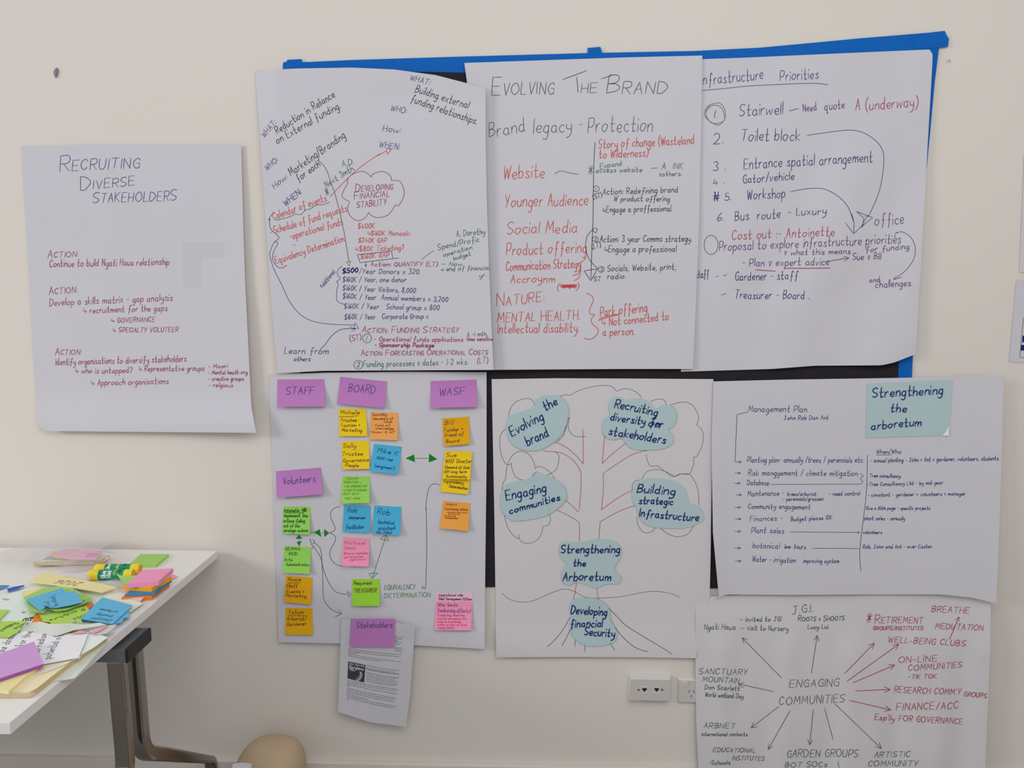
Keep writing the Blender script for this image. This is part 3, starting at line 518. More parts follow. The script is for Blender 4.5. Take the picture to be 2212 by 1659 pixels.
for x0, y0, x1, y1 in ((195, 958, 890, 1078), (190, 982, 865, 1100), (190, 1005, 880, 1142), (190, 1022, 240, 1030), (190, 1060, 855, 1200), (188, 1085, 840, 1222), (186, 1110, 830, 1248), (185, 1130, 485, 1215), (185, 1165, 870, 1316), (185, 1190, 830, 1336), (185, 1212, 220, 1220)): pline(x0, y0, x1, y1)
p.done()
lg = [q9(205, 697), q9(443, 742), q9(425, 983), q9(196, 928)]
M_LOGO = mat('dark_grey_print', (62, 62, 70), 0.6)
lo = flat('printed_logo', lg, lambda x, y: d9(x, y) + 0.0011, M_LOGO, 0, o); lo['label'] = 'dark square logo with a white fern leaf'
p = Pen(o, lambda x, y: d9(x, y) + 0.0011, 1.0, 0.0006)
p.text('white', 'NEW ZEALAND', *q9(218, 735), *q9(425, 772), 3.6, part='logo_lettering', w=0.7, jit=0); p.text('white', 'Gardens', *q9(215, 785), *q9(412, 820), 6.6, part='logo_lettering', w=1.3, jit=0); p.text('white', 'TRUST', *q9(215, 815), *q9(310, 832), 3.4, part='logo_lettering', w=0.7, jit=0)
p.line('white', [q9(*a) for a in ((325, 962), (365, 930), (385, 885), (372, 838))], 1.2, part='logo_fern')
for t, (x, y) in enumerate(((330, 950), (350, 935), (364, 918), (374, 900), (380, 880), (380, 862), (375, 846))):
    L = 30 - t * 2.5; p.line('white', [q9(x, y), q9(x - L * 0.7, y - L * 0.6)], 1.5, part='logo_fern'); p.line('white', [q9(x, y), q9(x + L * 1.1, y + L * 0.1)], 1.3, part='logo_fern')
p.done({('logo_lettering', 'white'): 'white logo lettering', ('logo_fern', 'white'): 'white fern leaf'})

# ------------------------------------------------------------------ sticky notes
NC = {'purple': (196, 130, 196), 'yellow': (250, 212, 24), 'amber': (236, 176, 12), 'orange': (250, 172, 92), 'orange2': (246, 170, 70), 'blue': (78, 184, 226), 'green': (158, 222, 96), 'lime': (160, 222, 62), 'pink': (255, 158, 190), 'pale_pink': (253, 198, 218)}
def note(col, label, cn, texts=(), lift=0.010, base=d5, add=0.0008, group='sticky notes on the sheet at the lower left of the board', lines=(), w=1.3, side=0.0):
    (ax, ay), (bx, by), (cx, cy), (dx, dy) = cn; n = 10
    def uv(x, y):       # approximate inverse of the bilinear map
        u = v = 0.5
        for _ in range(6):
            fx = ax * (1 - u) * (1 - v) + bx * u * (1 - v) + cx * u * v + dx * (1 - u) * v - x; fy = ay * (1 - u) * (1 - v) + by * u * (1 - v) + cy * u * v + dy * (1 - u) * v - y
            a = (bx - ax) * (1 - v) + (cx - dx) * v; b = (dx - ax) * (1 - u) + (cx - bx) * u; c = (by - ay) * (1 - v) + (cy - dy) * v; d = (dy - ay) * (1 - u) + (cy - by) * u
            dt = a * d - b * c; u -= (fx * d - fy * b) / dt; v -= (fy * a - fx * c) / dt
        return u, v
    def dep(x, y):
        u, v = uv(x, y); v = min(1.1, max(0, v)); return base(x, y) + add + lift * v ** 1.7 + side * max(0, u) ** 2 * v
    V = []
    for j in range(n + 1):
        for i in range(n + 1):
            u, v = i / n, j / n
            x = ax * (1 - u) * (1 - v) + bx * u * (1 - v) + cx * u * v + dx * (1 - u) * v; y = ay * (1 - u) * (1 - v) + by * u * (1 - v) + cy * u * v + dy * (1 - u) * v
            V.append(W(x, y, dep(x, y)))
    Fc = [(j * (n + 1) + i, (j + 1) * (n + 1) + i, (j + 1) * (n + 1) + i + 1, j * (n + 1) + i + 1) for j in range(n) for i in range(n)]
    o = mesh_obj('sticky_note', V, Fc, mat('sticky_' + col, NC[col], 0.65, var=0.02, spec=0.2), None, True, 0.0003)
    tag(o, label, 'sticky note', group)
    p = Pen(o, dep, w, 0.0004)
    for ink, t, *a in texts: p.text(ink, t, *a[:4], a[4] * 0.92, sc=len(a) > 5 and a[5] == 1, w=a[6] if len(a) > 6 else None)
    for ink, l in lines: p.line(ink, l)
    p.done(); return dep
c = lambda s: pts(s)
note('purple', 'purple STAFF sticky note at the upper left of its sheet', c('599,820 700,819 702,878 599,879'), [('purple', 'STAFF', 618, 852, 677, 851, 17)], 0.014, w=1.7)
note('purple', 'tilted purple BOARD sticky note at the top of the middle column', c('735,814 836,824 831,882 728,872'), [('purple', 'BOARD', 752, 846, 810, 850, 18)], 0.010, w=1.7)
note('purple', 'purple WASF sticky note at the top right of its sheet', c('930,823 1029,820 1031,879 930,881'), [('purple', 'WASF', 949, 855, 1003, 852, 17)], 0.014, w=1.7)
note('purple', 'purple Volunteers sticky note below the STAFF note', c('596,1018 693,1010 697,1068 598,1075'), [('purple', 'Volunteers', 612, 1047, 681, 1040, 16)], 0.015, w=1.7)
note('yellow', 'yellow sticky note directly below the purple BOARD note', c('732,883 791,884 793,942 733,942'), [('plum', 'Michelle', 735, 894, 776, 895, 9), ('plum', 'Trustee', 735, 911, 770, 911, 8), ('plum', 'Tourism +', 735, 922, 778, 921, 7), ('plum', 'Marketing', 738, 932, 781, 933, 8)], 0.007, lines=[('plum', c('733,900 753,900 774,898'))])
note('orange', 'orange sticky note to the right of the yellow note under BOARD', c('800,890 860,892 859,951 799,949'), [('maroon', 'Dorothy', 805, 898, 835, 898, 6), ('maroon', '-Secretary of', 803, 907, 849, 906, 5), ('maroon', 'Trust.', 828, 913, 847, 913, 5), ('maroon', '- Font of', 803, 921, 842, 921, 5), ('maroon', 'knowledge.', 812, 927, 851, 928, 5), ('maroon', '"Know it all"', 801, 936, 852, 935, 5)], 0.008, w=1.1)
note('yellow', 'yellow sticky note second below the BOARD note, beside the upper blue note', c('738,954 797,952 798,1013 740,1014'), [('plum', 'Sally', 741, 967, 768, 967, 10), ('plum', 'Trustee', 739, 984, 783, 984, 9), ('plum', 'Governance', 741, 999, 796, 997, 9), ('plum', '-People', 742, 1008, 774, 1009, 8)], 0.009)
note('blue', 'tilted blue sticky note left of the horizontal green double arrow', c('808,959 868,965 859,1025 799,1018'), [('royal', 'Mike K', 815, 976, 858, 984, 10), ('royal', 'WDC rep', 813, 991, 848, 996, 6), ('royal', '(engineer)', 809, 1009, 851, 1015, 8)], 0.011)
note('green', 'light green sticky note with faint writing between the yellow and blue notes', c('740,1029 799,1029 798,1087 737,1087'), [('moss', 'JOHN', 747, 1036, 772, 1036, 5), ('moss', 'CURATOR +', 743, 1044, 779, 1044, 5), ('moss', 'THE ARBORETUM', 744, 1053, 792, 1052, 4.5), ('moss', 'LONG STANDING', 743, 1061, 791, 1061, 4.5), ('moss', 'HELP WITH', 740, 1069, 774, 1069, 4.5), ('moss', 'TREE CARE', 743, 1079, 778, 1079, 4.5)], 0.014, w=1.0)
note('amber', 'amber sticky note directly below the purple WASF note', c('955,904 1013,900 1015,959 959,964'), [('maroon', 'Bill', 960, 918, 978, 917, 11), ('maroon', 'Funder +', 960, 933, 1000, 930, 9), ('maroon', 'Friend of', 961, 944, 1001, 941, 8), ('maroon', 'Board', 964, 957, 992, 955, 8)], 0.008)
note('yellow', 'yellow sticky note partly hidden under the bottom of another yellow note, right column', c('957,1010 1018,1014 1011,1068 952,1062'), [('plum', 'Equivalency', 959, 1042, 1001, 1046, 7), ('plum', 'Determination', 970, 1053, 1009, 1058, 7)], 0.006)
note('yellow', 'yellow sticky note overlapping another, right of the horizontal green double arrow', c('961,974 1020,976 1015,1036 956,1034'), [('plum', 'Sue', 964, 987, 985, 987, 10), ('plum', 'WASF Director', 962, 1000, 1018, 1000, 9), ('plum', 'Steward of fund', 961, 1012, 1014, 1013, 7), ('plum', 'AIM long term', 959, 1022, 1008, 1022, 7), ('plum', 'Sustainability', 963, 1031, 1008, 1033, 6)], 0.012, add=0.0035)
note('orange2', 'orange sticky note alone near the right edge, below the yellow pair', c('957,1082 1016,1087 1011,1147 951,1141'), [('maroon', 'PAULA', 964, 1092, 986, 1092, 4.5), ('maroon', 'Fundraising officer', 961, 1101, 1011, 1103, 4.5), ('fade', 'grants and work', 967, 1108, 1009, 1109, 4), ('fade', 'events', 969, 1112, 993, 1112, 4), ('fade', '(external)', 960, 1116, 984, 1117, 4), ('maroon', 'coordinator', 961, 1120, 989, 1121, 3)], 0.012, w=1.0)
note('blue', 'blue sticky note directly below the light green note with faint writing', c('743,1090 801,1093 798,1151 740,1148'), [('royal', 'Rob', 751, 1107, 770, 1107, 11), ('royal', 'chairperson', 753, 1121, 788, 1121, 7), ('royal', 'facilitator', 747, 1143, 786, 1142, 10)], 0.008)
note('blue', 'blue sticky note at the upper tip of the slanting green arrow', c('808,1092 867,1095 863,1156 804,1152'), [('royal', 'Rob', 815, 1111, 841, 1113, 14), ('royal', 'technical', 816, 1131, 851, 1133, 9), ('royal', 'assistant', 817, 1145, 854, 1144, 9), ('royal', '(to John)', 813, 1152, 846, 1153, 6)], 0.012)
note('pink', 'pink sticky note with faint writing in the middle column', c('742,1161 799,1163 796,1224 737,1222'), [('rose', 'Michael', 743, 1176, 788, 1176, 8), ('rose', '(Lewis)', 745, 1186, 767, 1186, 6), ('rose', 'Board member', 743, 1198, 795, 1197, 6), ('rose', 'governance', 744, 1205, 784, 1204, 5), ('rose', 'agitator!', 755, 1211, 790, 1210, 5)], 0.013, w=1.1)
note('lime', 'bright lime sticky note reading Required: TREASURER at the lower tip of the slanting arrow', c('760,1251 820,1251 820,1309 761,1309'), [('maroon', 'Required:', 764, 1263, 803, 1262, 7), ('maroon', 'TREASURER', 764, 1280, 813, 1279, 9)], 0.010, w=1.5)
note('pale_pink', 'paler pink sticky note with navy writing, uppermost of the overlapping pink pair at lower right', c('942,1281 1021,1281 1020,1340 941,1340'), [('royal', 'Aspirational role:', 947, 1288, 1000, 1288, 6), ('royal', 'Chief Development Officer', 947, 1296, 1019, 1297, 6)], 0.003, w=1.2)
note('pink', 'pink sticky note with purple question, lower of the overlapping pink pair at lower right', c('942,1299 1020,1300 1018,1362 939,1361'), [('purple', 'Who leads', 945, 1310, 988, 1310, 9), ('purple', 'fundraising efforts?', 945, 1322, 1017, 1324, 9), ('rose', 'Facilitating resources,', 945, 1331, 1004, 1331, 4.5), ('rose', 'mostly managing the', 945, 1338, 1007, 1338, 4.5), ('rose', 'external fundraising', 945, 1345, 995, 1345, 4.5), ('rose', 'acting as chair of fund', 945, 1351, 1007, 1352, 4.5), ('rose', 'raising efforts', 946, 1358, 980, 1358, 4.5)], 0.009, add=0.0022, w=1.1)
note('green', 'green sticky note covered in green writing directly below the Volunteers note', c('612,1094 670,1094 669,1155 610,1152'), [('pine', 'Antoinette', 613, 1106, 646, 1106, 8), ('pine', 'implement the', 613, 1117, 664, 1117, 8), ('pine', 'actions-falling', 612, 1128, 658, 1129, 8), ('pine', 'out of the', 612, 1139, 647, 1139, 8), ('pine', 'strategic actions', 612, 1149, 665, 1149, 7)], 0.010, lines=[('pine', c('614,1108 648,1108')), ('pine', f5('315,110 365,90 320,125 375,100 330,140 380,115 300,150'))], w=1.5)
note('green', 'green sticky note below the short vertical green double arrow', c('614,1179 672,1182 669,1240 611,1237'), [('pine', 'GEMMA', 616, 1189, 648, 1189, 7), ('pine', 'REID', 624, 1199, 642, 1199, 6), ('pine', 'Arts', 614, 1212, 631, 1212, 7), ('pine', 'Administrator', 618, 1222, 668, 1223, 7)], 0.011, w=1.3)
note('amber', 'tilted amber sticky note in the left column, upper of two', c('618,1244 675,1248 671,1306 613,1300'), [('maroon', 'Susie', 622, 1254, 649, 1255, 7), ('maroon', 'Staff', 619, 1269, 642, 1269, 8), ('maroon', 'Events +', 619, 1281, 657, 1281, 7), ('maroon', 'Marketing', 617, 1289, 661, 1291, 7)], 0.010, lines=[('maroon', c('623,1259 649,1259'))])
note('amber', 'amber sticky note at the bottom of the left column, lower of two', c('617,1313 675,1314 675,1372 616,1371'), [('maroon', 'Yotum', 623, 1327, 655, 1326, 10), ('maroon', 'Arborist/', 620, 1341, 661, 1340, 9), ('maroon', 'Gardener', 620, 1352, 661, 1351, 8)], 0.006, lines=[('maroon', c('622,1330 663,1330'))])
note('purple', 'purple Stakeholders sticky note stuck over the top of the printed page', c('758,1337 854,1337 851,1398 755,1397'), [('purple', 'Stakeholders', 770, 1356, 847, 1356, 14)], 0.006, base=lambda x, y: d9(x, y) + 0.001, w=1.6)

# ------------------------------------------------------------------ teal cards
M_TEAL = mat('pale_teal_card', (184, 206, 209), 0.7, var=0.02, spec=0.15)
CG = 'cloud-shaped teal cards on the tree chart'
def card(label, poly, texts, base=d6, up=0.0022, curl=0.0):
    cx = sum(a for a, _ in poly) / len(poly); cy = sum(b for _, b in poly) / len(poly); R = max(math.dist(q, (cx, cy)) for q in poly)
    dep = lambda x, y: base(x, y) + up + curl * (math.dist((x, y), (cx, cy)) / R) ** 2
    bd = catmull(poly, 3, True); x0, x1 = min(a for a, _ in bd), max(a for a, _ in bd); y0, y1 = min(b for _, b in bd), max(b for _, b in bd)
    P = [Vector(q) for q in bd]; nb = len(P)
    P += [Vector((x0 + (x1 - x0) * i / 14, y0 + (y1 - y0) * j / 12)) for i in range(1, 14) for j in range(1, 12)]
    r = delaunay_2d_cdt(P, [], [list(range(nb))], 1, 1e-4)
    vv = [W(q.x, q.y, dep(q.x, q.y)) for q in r[0]]
    ff = [list(f) if (vv[f[1]] - vv[f[0]]).cross(vv[f[2]] - vv[f[0]]).y < 0 else list(f)[::-1] for f in r[2]]
    used = sorted({i for f in ff for i in f}); ix = {a: b for b, a in enumerate(used)}
    o = mesh_obj('teal_card', [vv[i] for i in used], [[ix[i] for i in f] for f in ff], M_TEAL, None, True, 0.0006)
    tag(o, label, 'card', CG)
    p = Pen(o, dep, 3.0, 0.0006)
    for t, *a in texts: p.text('royal', t, *a)
    p.done({('handwriting', 'royal'): 'bold navy blue handwriting'})
card('rounded teal card reading Evolving the brand, upper left of the drawn tree', g7('590,195 700,205 765,270 785,350 765,480 700,590 620,660 520,715 420,727 310,700 240,650 205,570 190,480 215,410 280,370 400,330 465,290 480,240 530,205'),
     [('Evolving', 1106, 943, 1174, 906, 21), ('the', 1178, 888, 1204, 873, 19), ('brand', 1140, 963, 1186, 941, 21)], curl=0.0012)
card('cloud-shaped teal card reading Recruiting diversity, upper right of the drawn tree', g7('1235,208 1300,220 1310,250 1400,228 1500,232 1580,280 1610,330 1680,295 1760,290 1810,340 1815,430 1780,500 1740,520 1780,580 1785,640 1720,695 1600,715 1450,715 1370,690 1325,640 1300,605 1220,620 1150,600 1110,530 1130,420 1185,385 1170,310 1190,240'),
     [('Recruiting', 1327, 880, 1418, 898, 18), ('diversity', 1318, 907, 1392, 918, 16), ('for', 1404, 920, 1430, 925, 18), ('on', 1400, 920, 1424, 924, 16), ('stakeholders', 1314, 939, 1437, 959, 18)], curl=0.0012)
card('rounded teal card reading Engaging communities, left of the trunk', g7('485,930 550,955 650,990 740,1060 765,1140 755,1200 680,1280 560,1350 400,1385 270,1395 190,1350 145,1290 135,1200 160,1090 230,1030 360,1005 440,970'),
     [('Engaging', 1094, 1081, 1179, 1062, 20), ('communities', 1101, 1110, 1210, 1080, 14)], curl=0.0012)
card('teal card reading Building strategic infrastructure, right of the trunk', pts('1405,1034 1430,1034 1457,1040 1475,1052 1484,1070 1488,1086 1509,1095 1519,1110 1518,1124 1511,1129 1497,1136 1475,1141 1434,1141 1402,1137 1384,1123 1378,1110 1374,1097 1366,1081 1365,1061 1373,1047 1387,1037'),
     [('Building', 1376, 1063, 1457, 1070, 18), ('strategic', 1380, 1088, 1453, 1090, 15), ('Infrastructure', 1381, 1116, 1508, 1126, 17)])
card('teal card reading Strengthening the Arboretum, on the drawn trunk', g8('750,265 900,275 1030,245 1150,245 1240,275 1285,330 1280,420 1235,490 1235,550 1280,590 1290,640 1255,670 1180,670 1110,685 1060,710 960,680 860,655 800,683 740,665 720,600 725,540 770,480 720,430 697,350 710,290'),
     [('Strengthening', 1212, 1195, 1338, 1194, 17), ('the', 1238, 1223, 1264, 1223, 14), ('Arboretum', 1216, 1254, 1319, 1254, 18)], curl=0.0012)
card('teal card reading Developing Financial Security, over the drawn roots', g8('830,820 950,805 1060,812 1130,850 1180,920 1190,1010 1230,1080 1248,1150 1235,1210 1190,1240 1090,1265 960,1260 870,1215 815,1150 800,1070 810,980 800,890'),
     [('Developing', 1233, 1325, 1310, 1330, 18), ('financial', 1232, 1355, 1301, 1354, 16), ('Security', 1262, 1372, 1327, 1376, 17)], curl=0.0012)
# rectangular teal card with a folded corner on the management sheet
dT = lambda x, y: d7(x, y) + 0.0016
o = flat('teal_card', k7('112,95 400,80 722,68 708,270 699,402 650,470 400,478 100,485'), dT, M_TEAL, 0.0006)
V, Fc = [], []
n = 12
TL, TR, BR, BL = k7('112,95 722,68 697,465 100,485')
bpy.data.objects.remove(o)
def bil(u, v): return tuple(TL[k] * (1 - u) * (1 - v) + TR[k] * u * (1 - v) + BR[k] * u * v + BL[k] * (1 - u) * v for k in (0, 1))
poly = [bil(i / n, 0) for i in range(n + 1)] + [bil(1, j / n) for j in range(1, 11)] + [k7('698,404')[0], k7('650,468')[0]] + [bil(i / n, 1) for i in range(10, -1, -1)] + [bil(0, j / n) for j in range(n - 1, 0, -1)]
P = [Vector(q) for q in poly]; nb = len(P); P += [Vector(bil(i / n + 0.01, j / n + 0.013)) for i in range(1, n) for j in range(1, n - 2)]
r = delaunay_2d_cdt(P, [], [list(range(nb))], 1, 1e-4); vv = [W(q.x, q.y, dT(q.x, q.y)) for q in r[0]]
o = mesh_obj('teal_card', vv, [list(f) if (vv[f[1]] - vv[f[0]]).cross(vv[f[2]] - vv[f[0]]).y < 0 else list(f)[::-1] for f in r[2]], M_TEAL, None, True, 0.0006)
tag(o, 'rectangular teal card reading Strengthening the arboretum, one corner folded over, on the Management Plan sheet', 'card')
fl = mesh_obj('folded_corner', [W(*k7('699,402')[0], dT(2051, 922) + 0.0008), W(*k7('650,470')[0], dT(2036, 941) + 0.0008), W(*k7('694,468')[0], dT(2049, 941) + 0.004)], [(0, 1, 2)], mat('light_teal_card_back', (222, 236, 232), 0.7), o, False, 0.0004)
fl['label'] = 'lighter folded-over corner'
p = Pen(o, dT, 2.7, 0.0008)
for t, *a in (('Strengthening', 1885, 859, 2036, 851, 20), ('the', 1923, 890, 1957, 890, 17), ('arboretum', 1882, 928, 1989, 919, 17)): p.text('royal', t, *a)
p.done({('handwriting', 'royal'): 'bold navy blue handwriting'})

# ------------------------------------------------------------------ prints cut by the right edge, putty, pencil mark
o = sheet('printed_page', 'white print at the right edge of the picture, upper of two', 'page', 'prints at the right edge', pts('2213,330 2450,322'), pts('2202,588 2440,594'), pts('2213,330 2202,588'), pts('2450,322 2440,594'), lambda x, y: 0.002, M_PAPERW, 6)
o = sheet('printed_page', 'white print with blue blocks at the right edge of the picture, lower of two', 'page', 'prints at the right edge', pts('2196,604 2440,606'), pts('2180,782 2430,790'), pts('2196,604 2180,782'), pts('2440,606 2430,790'), lambda x, y: 0.002, M_PAPER, 6)
p = Pen(o, lambda x, y: 0.002, 1.2, 0.0004)
p.line('soft', pts('2211,686 2203,772 2400,778'), 1.2, False, part='chart_frame')
M_BLK = None
p.fill('royal', pts('2209,725 2260,727 2258,741 2208,739'), 'chart_block'); p.fill('royal', pts('2206,745 2270,748 2268,760 2205,757'), 'chart_block'); p.done()
bm = bmesh.new(); cpt = W(121, 157, 0.002)
bmesh.ops.create_icosphere(bm, subdivisions=2, radius=1.0)
for v in bm.verts:
    v.co = cpt + Vector((v.co.x * 0.0062 + v.co.z * 0.002 * v.co.x, v.co.y * 0.0035, v.co.z * 0.012 + 0.003 * v.co.x)) * (1 + 0.25 * noise.noise(v.co * 2))
tag(bm_obj('putty_lump', bm, M_TACK, smooth=True), 'small grey lump of adhesive putty alone on the wall at upper left', 'putty')
pm = Pen(bpy.data.objects['wall_back'], lambda x, y: 0.0, 1.2, 0.0003)
for q in ('2044,130 2044,136', '2047,129 2049,131 2049,136', '2050,131 2052,130 2053,135'): pm.line('grey', pts(q), 1.0, part='pencil_mark')
pm.done()

# ------------------------------------------------------------------ wall sockets
M_SOCK = mat('white_plastic', (222, 218, 214), 0.35, var=0.01, spec=0.4); M_SOCKF = mat('grey_white_plate', (205, 200, 198), 0.4, var=0.01)
M_HOLE = mat('dark_socket', (30, 26, 26), 0.6); M_BRASS = mat('brass_screw', (190, 130, 70), 0.35, metal=0.8)
def plate(name, label, x0, x1, y0, y1, depth):
    a = W(x0, y0, depth); b = W(x1, y1, depth); r = empty(name, ((a.x + b.x) / 2, 0, b.z)); tag(r, label, 'socket')
    bm = bmesh.new(); prism(bm, [(a.x, -depth, b.z), (b.x, -depth, b.z), (b.x, -depth, a.z), (a.x, -depth, a.z)], [(a.x - 0.004, 0, b.z - 0.004), (b.x + 0.004, 0, b.z - 0.004), (b.x + 0.004, 0, a.z + 0.004), (a.x - 0.004, 0, a.z + 0.004)])
    bm_obj('mounting_block', bm, M_SOCK, r, bevel=0.0015)
    bm = bmesh.new(); box(bm, a.x + 0.0005, b.x - 0.0005, -depth - 0.0016, -depth + 0.0004, b.z + 0.0005, a.z - 0.0005); bm_obj('face_plate', bm, M_SOCKF, r, bevel=0.0006)
    return r, -depth - 0.0016
r, fy = plate('data_socket', 'white double data socket plate on the wall below the tree sheet', 1362.5, 1447, 1466.5, 1514, 0.022)
def at(px, py, d): return W(px, py, d)
for k, (xa, xb) in enumerate(((1384.5, 1400), (1411, 1426))):
    a = at(xa, 1483, -fy); b = at(xb, 1497.5, -fy); bm = bmesh.new(); t = 0.0016
    box(bm, a.x, b.x, fy - 0.0012, fy + 0.0004, b.z, b.z + t); box(bm, a.x, b.x, fy - 0.0012, fy + 0.0004, a.z - t, a.z); box(bm, a.x, a.x + t, fy - 0.0012, fy + 0.0004, b.z + t, a.z - t); box(bm, b.x - t, b.x, fy - 0.0012, fy + 0.0004, b.z + t, a.z - t)
    j = bm_obj('data_jack', bm, M_SOCK, r)
    cx = (a.x + b.x) / 2; cz = (a.z + b.z) / 2; w = (b.x - a.x) * 0.30; h = (a.z - b.z) * 0.27
    V = [(cx - w, fy - 0.0004, cz + h), (cx + w, fy - 0.0004, cz + h), (cx + w, fy - 0.0004, cz - h * 0.1), (cx + w * 0.45, fy - 0.0004, cz - h * 0.1), (cx + w * 0.3, fy - 0.0004, cz - h), (cx - w * 0.3, fy - 0.0004, cz - h), (cx - w * 0.45, fy - 0.0004, cz - h * 0.1), (cx - w, fy - 0.0004, cz - h * 0.1)]
    oo = mesh_obj('port_opening', V, [list(range(8))[::-1]], M_HOLE, j); oo['label'] = 'dark jack opening'
for px in (1379.5, 1430.5):
    a = at(px, 1490, -fy); bm = bmesh.new(); bmesh.ops.create_cone(bm, cap_ends=True, segments=16, radius1=0.0036, radius2=0.003, depth=0.0014)
    for v in bm.verts: v.co = Vector((a.x + v.co.x, fy - 0.0003 - v.co.z, a.z + v.co.y))
    oo = bm_obj('screw', bm, M_BRASS, r); oo['label'] = 'brass screw'
r, fy = plate('power_outlet', 'white wall power outlet with rocker switch, half covered by the bottom right sheet', 1468.5, 1553, 1469, 1518, 0.009)
a = at(1472.5, 1472.5, -fy); b = at(1485, 1483.5, -fy); bm = bmesh.new()
prism(bm, [(a.x, fy - 0.001, b.z), (b.x, fy - 0.001, b.z), (b.x, fy - 0.0045, a.z), (a.x, fy - 0.0045, a.z)], [(a.x, fy + 0.0003, b.z), (b.x, fy + 0.0003, b.z), (b.x, fy + 0.0003, a.z), (a.x, fy + 0.0003, a.z)])
bm_obj('rocker_switch', bm, M_SOCK, r, bevel=0.0006)
for (x0, y0), (x1, y1) in (((1487.2, 1495.8), (1489.6, 1491.6)), ((1497.4, 1491.8), (1499.8, 1496)), ((1493.3, 1502), (1493.3, 1506.6))):
    V = []
    for l, rr in ribbon([(x0, y0), (x1, y1)], 1.8): V += [W(*l, -fy + 0.0004), W(*rr, -fy + 0.0004)]
    oo = mesh_obj('pin_slot', V, [(0, 1, 3, 2)], M_HOLE, r); oo['label'] = 'dark pin slot'

# ------------------------------------------------------------------ the table
M_TOP = mat('white_laminate', (242, 238, 234), 0.45, var=0.008, spec=0.35); M_BLACK = mat('black_coated_steel', (34, 33, 34), 0.45, var=0.05, spec=0.4)
M_CHROME = mat('chrome', (150, 145, 141), 0.09, metal=1.0, var=0.01); M_BEAM = mat('grey_steel', (112, 118, 124), 0.4, metal=0.25, var=0.03)
ZT = W(469, 1190, 0.02).z
pr, pn = TB(469, 1190, ZT), TB(21, 1561, ZT)
table = empty('folding_table', (-1.6, -0.45, 0)); tag(table, 'white-topped table on chrome legs with sticky notes and paper scattered on top', 'table')
bm = bmesh.new(); q = [(-2.5, pn.y), (pn.x, pn.y), (pr.x, pr.y), (-2.5, pr.y)]
prism(bm, [(x, y, ZT) for x, y in q], [(x, y, ZT - 0.022) for x, y in q]); bm_obj('tabletop', bm, M_TOP, table, bevel=0.0012)
zb1 = ZT - 0.022; a = TB(271, 1403, zb1 - 0.016); b = TB(324, 1356, zb1 - 0.016); zb2 = zb1 - 0.016
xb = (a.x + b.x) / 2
bm = bmesh.new(); box(bm, -2.42, xb, a.y, b.y, zb2 - 0.031, zb2); bm_obj('support_beam', bm, M_BEAM, table, bevel=0.002)
bm = bmesh.new(); box(bm, xb - 0.003, xb + 0.004, a.y - 0.001, b.y + 0.001, zb2 - 0.032, zb2 + 0.001); bm_obj('shaded_beam_end', bm, M_BLACK, table, bevel=0.003)['label'] = 'end of the beam, coloured black for its shade'  # thin black box puts the shade on the beam's right face into colour
for x in (-2.2, -1.6, xb - 0.12):
    bm = bmesh.new(); box(bm, x - 0.03, x + 0.03, a.y + 0.02, b.y - 0.02, zb2 - 0.001, zb1 + 0.001); bm_obj('mounting_bracket', bm, M_BLACK, table)
def sweep(bm, path, half_w, half_h, seg=5, r=0.35):
    """a rounded flat tube along a path in a plane of constant x"""
    prof = []
    for cxs, czs, a0 in ((1, 1, 0), (-1, 1, 90), (-1, -1, 180), (1, -1, 270)):
        for k in range(seg + 1):
            an = math.radians(a0 + 90 * k / seg); prof.append((cxs * (1 - r) + r * math.cos(an), czs * (1 - r) + r * math.sin(an)))
    rings = []
    for i, pt in enumerate(path):
        t = (Vector(path[min(i + 1, len(path) - 1)]) - Vector(path[max(0, i - 1)])).normalized(); s = Vector((1, 0, 0)); n = s.cross(t).normalized(); s = t.cross(n)
        hh = half_h[i] if isinstance(half_h, list) else half_h
        rings.append([bm.verts.new(Vector(pt) + s * (u * half_w) + n * (v * hh)) for u, v in prof])
    for A_, B_ in zip(rings, rings[1:]):
        for k in range(len(prof)): bm.faces.new((A_[k], A_[(k + 1) % len(prof)], B_[(k + 1) % len(prof)], B_[k]))
    bm.faces.new(rings[0]); bm.faces.new(rings[-1][::-1])
def leg(sign, xt, xb_, y0):
    P1 = W(311, 1626, 0.40); P2 = W(446, 1641, 0.075)
    zt_ = zb2 - 0.033
    fz = lambda yy: P1.z + (yy - 0.035) / 0.325 * (P2.z - P1.z)
    raw = [(y0, zt_), (y0, zt_ - 0.08), (y0, P1.z + 0.16), (y0, P1.z + 0.065), (y0 + sign * 0.008, P1.z + 0.028), (y0 + sign * 0.030, P1.z + 0.003)] + [(y0 + sign * q_, fz(q_)) for q_ in (0.08, 0.16, 0.25, 0.34)] + [(y0 + sign * 0.366, fz(0.36) - 0.004), (y0 + sign * 0.378, fz(0.36) - 0.030), (y0 + sign * 0.380, 0.06)]
    path = catmull(raw, 6); n = len(path)
    hh = [0.017 - 0.008 * sm(0.45, 0.9, i / (n - 1)) for i in range(n)]
    xs = [xt + (xb_ - xt) * min(1.0, (zt_ - z) / (zt_ - P1.z)) for y, z in path]
    bm = bmesh.new(); sweep(bm, [(x, y, z) for x, (y, z) in zip(xs, path)], 0.0160, hh)
    bm_obj('leg', bm, M_CHROME, table, smooth=True)
    bm = bmesh.new(); bmesh.ops.create_cone(bm, cap_ends=True, segments=24, radius1=0.028, radius2=0.028, depth=0.02, matrix=Matrix.Translation((xs[-1], path[-1][0], 0.028)) @ Matrix.Rotation(math.pi / 2, 4, 'Y'))
    bm_obj('castor', bm, M_BLACK, table, bevel=0.003)
    bm = bmesh.new(); box(bm, xs[-1] - 0.008, xs[-1] + 0.008, path[-1][0] - 0.008, path[-1][0] + 0.008, 0.04, 0.075); bm_obj('castor_stem', bm, M_BLACK, table)
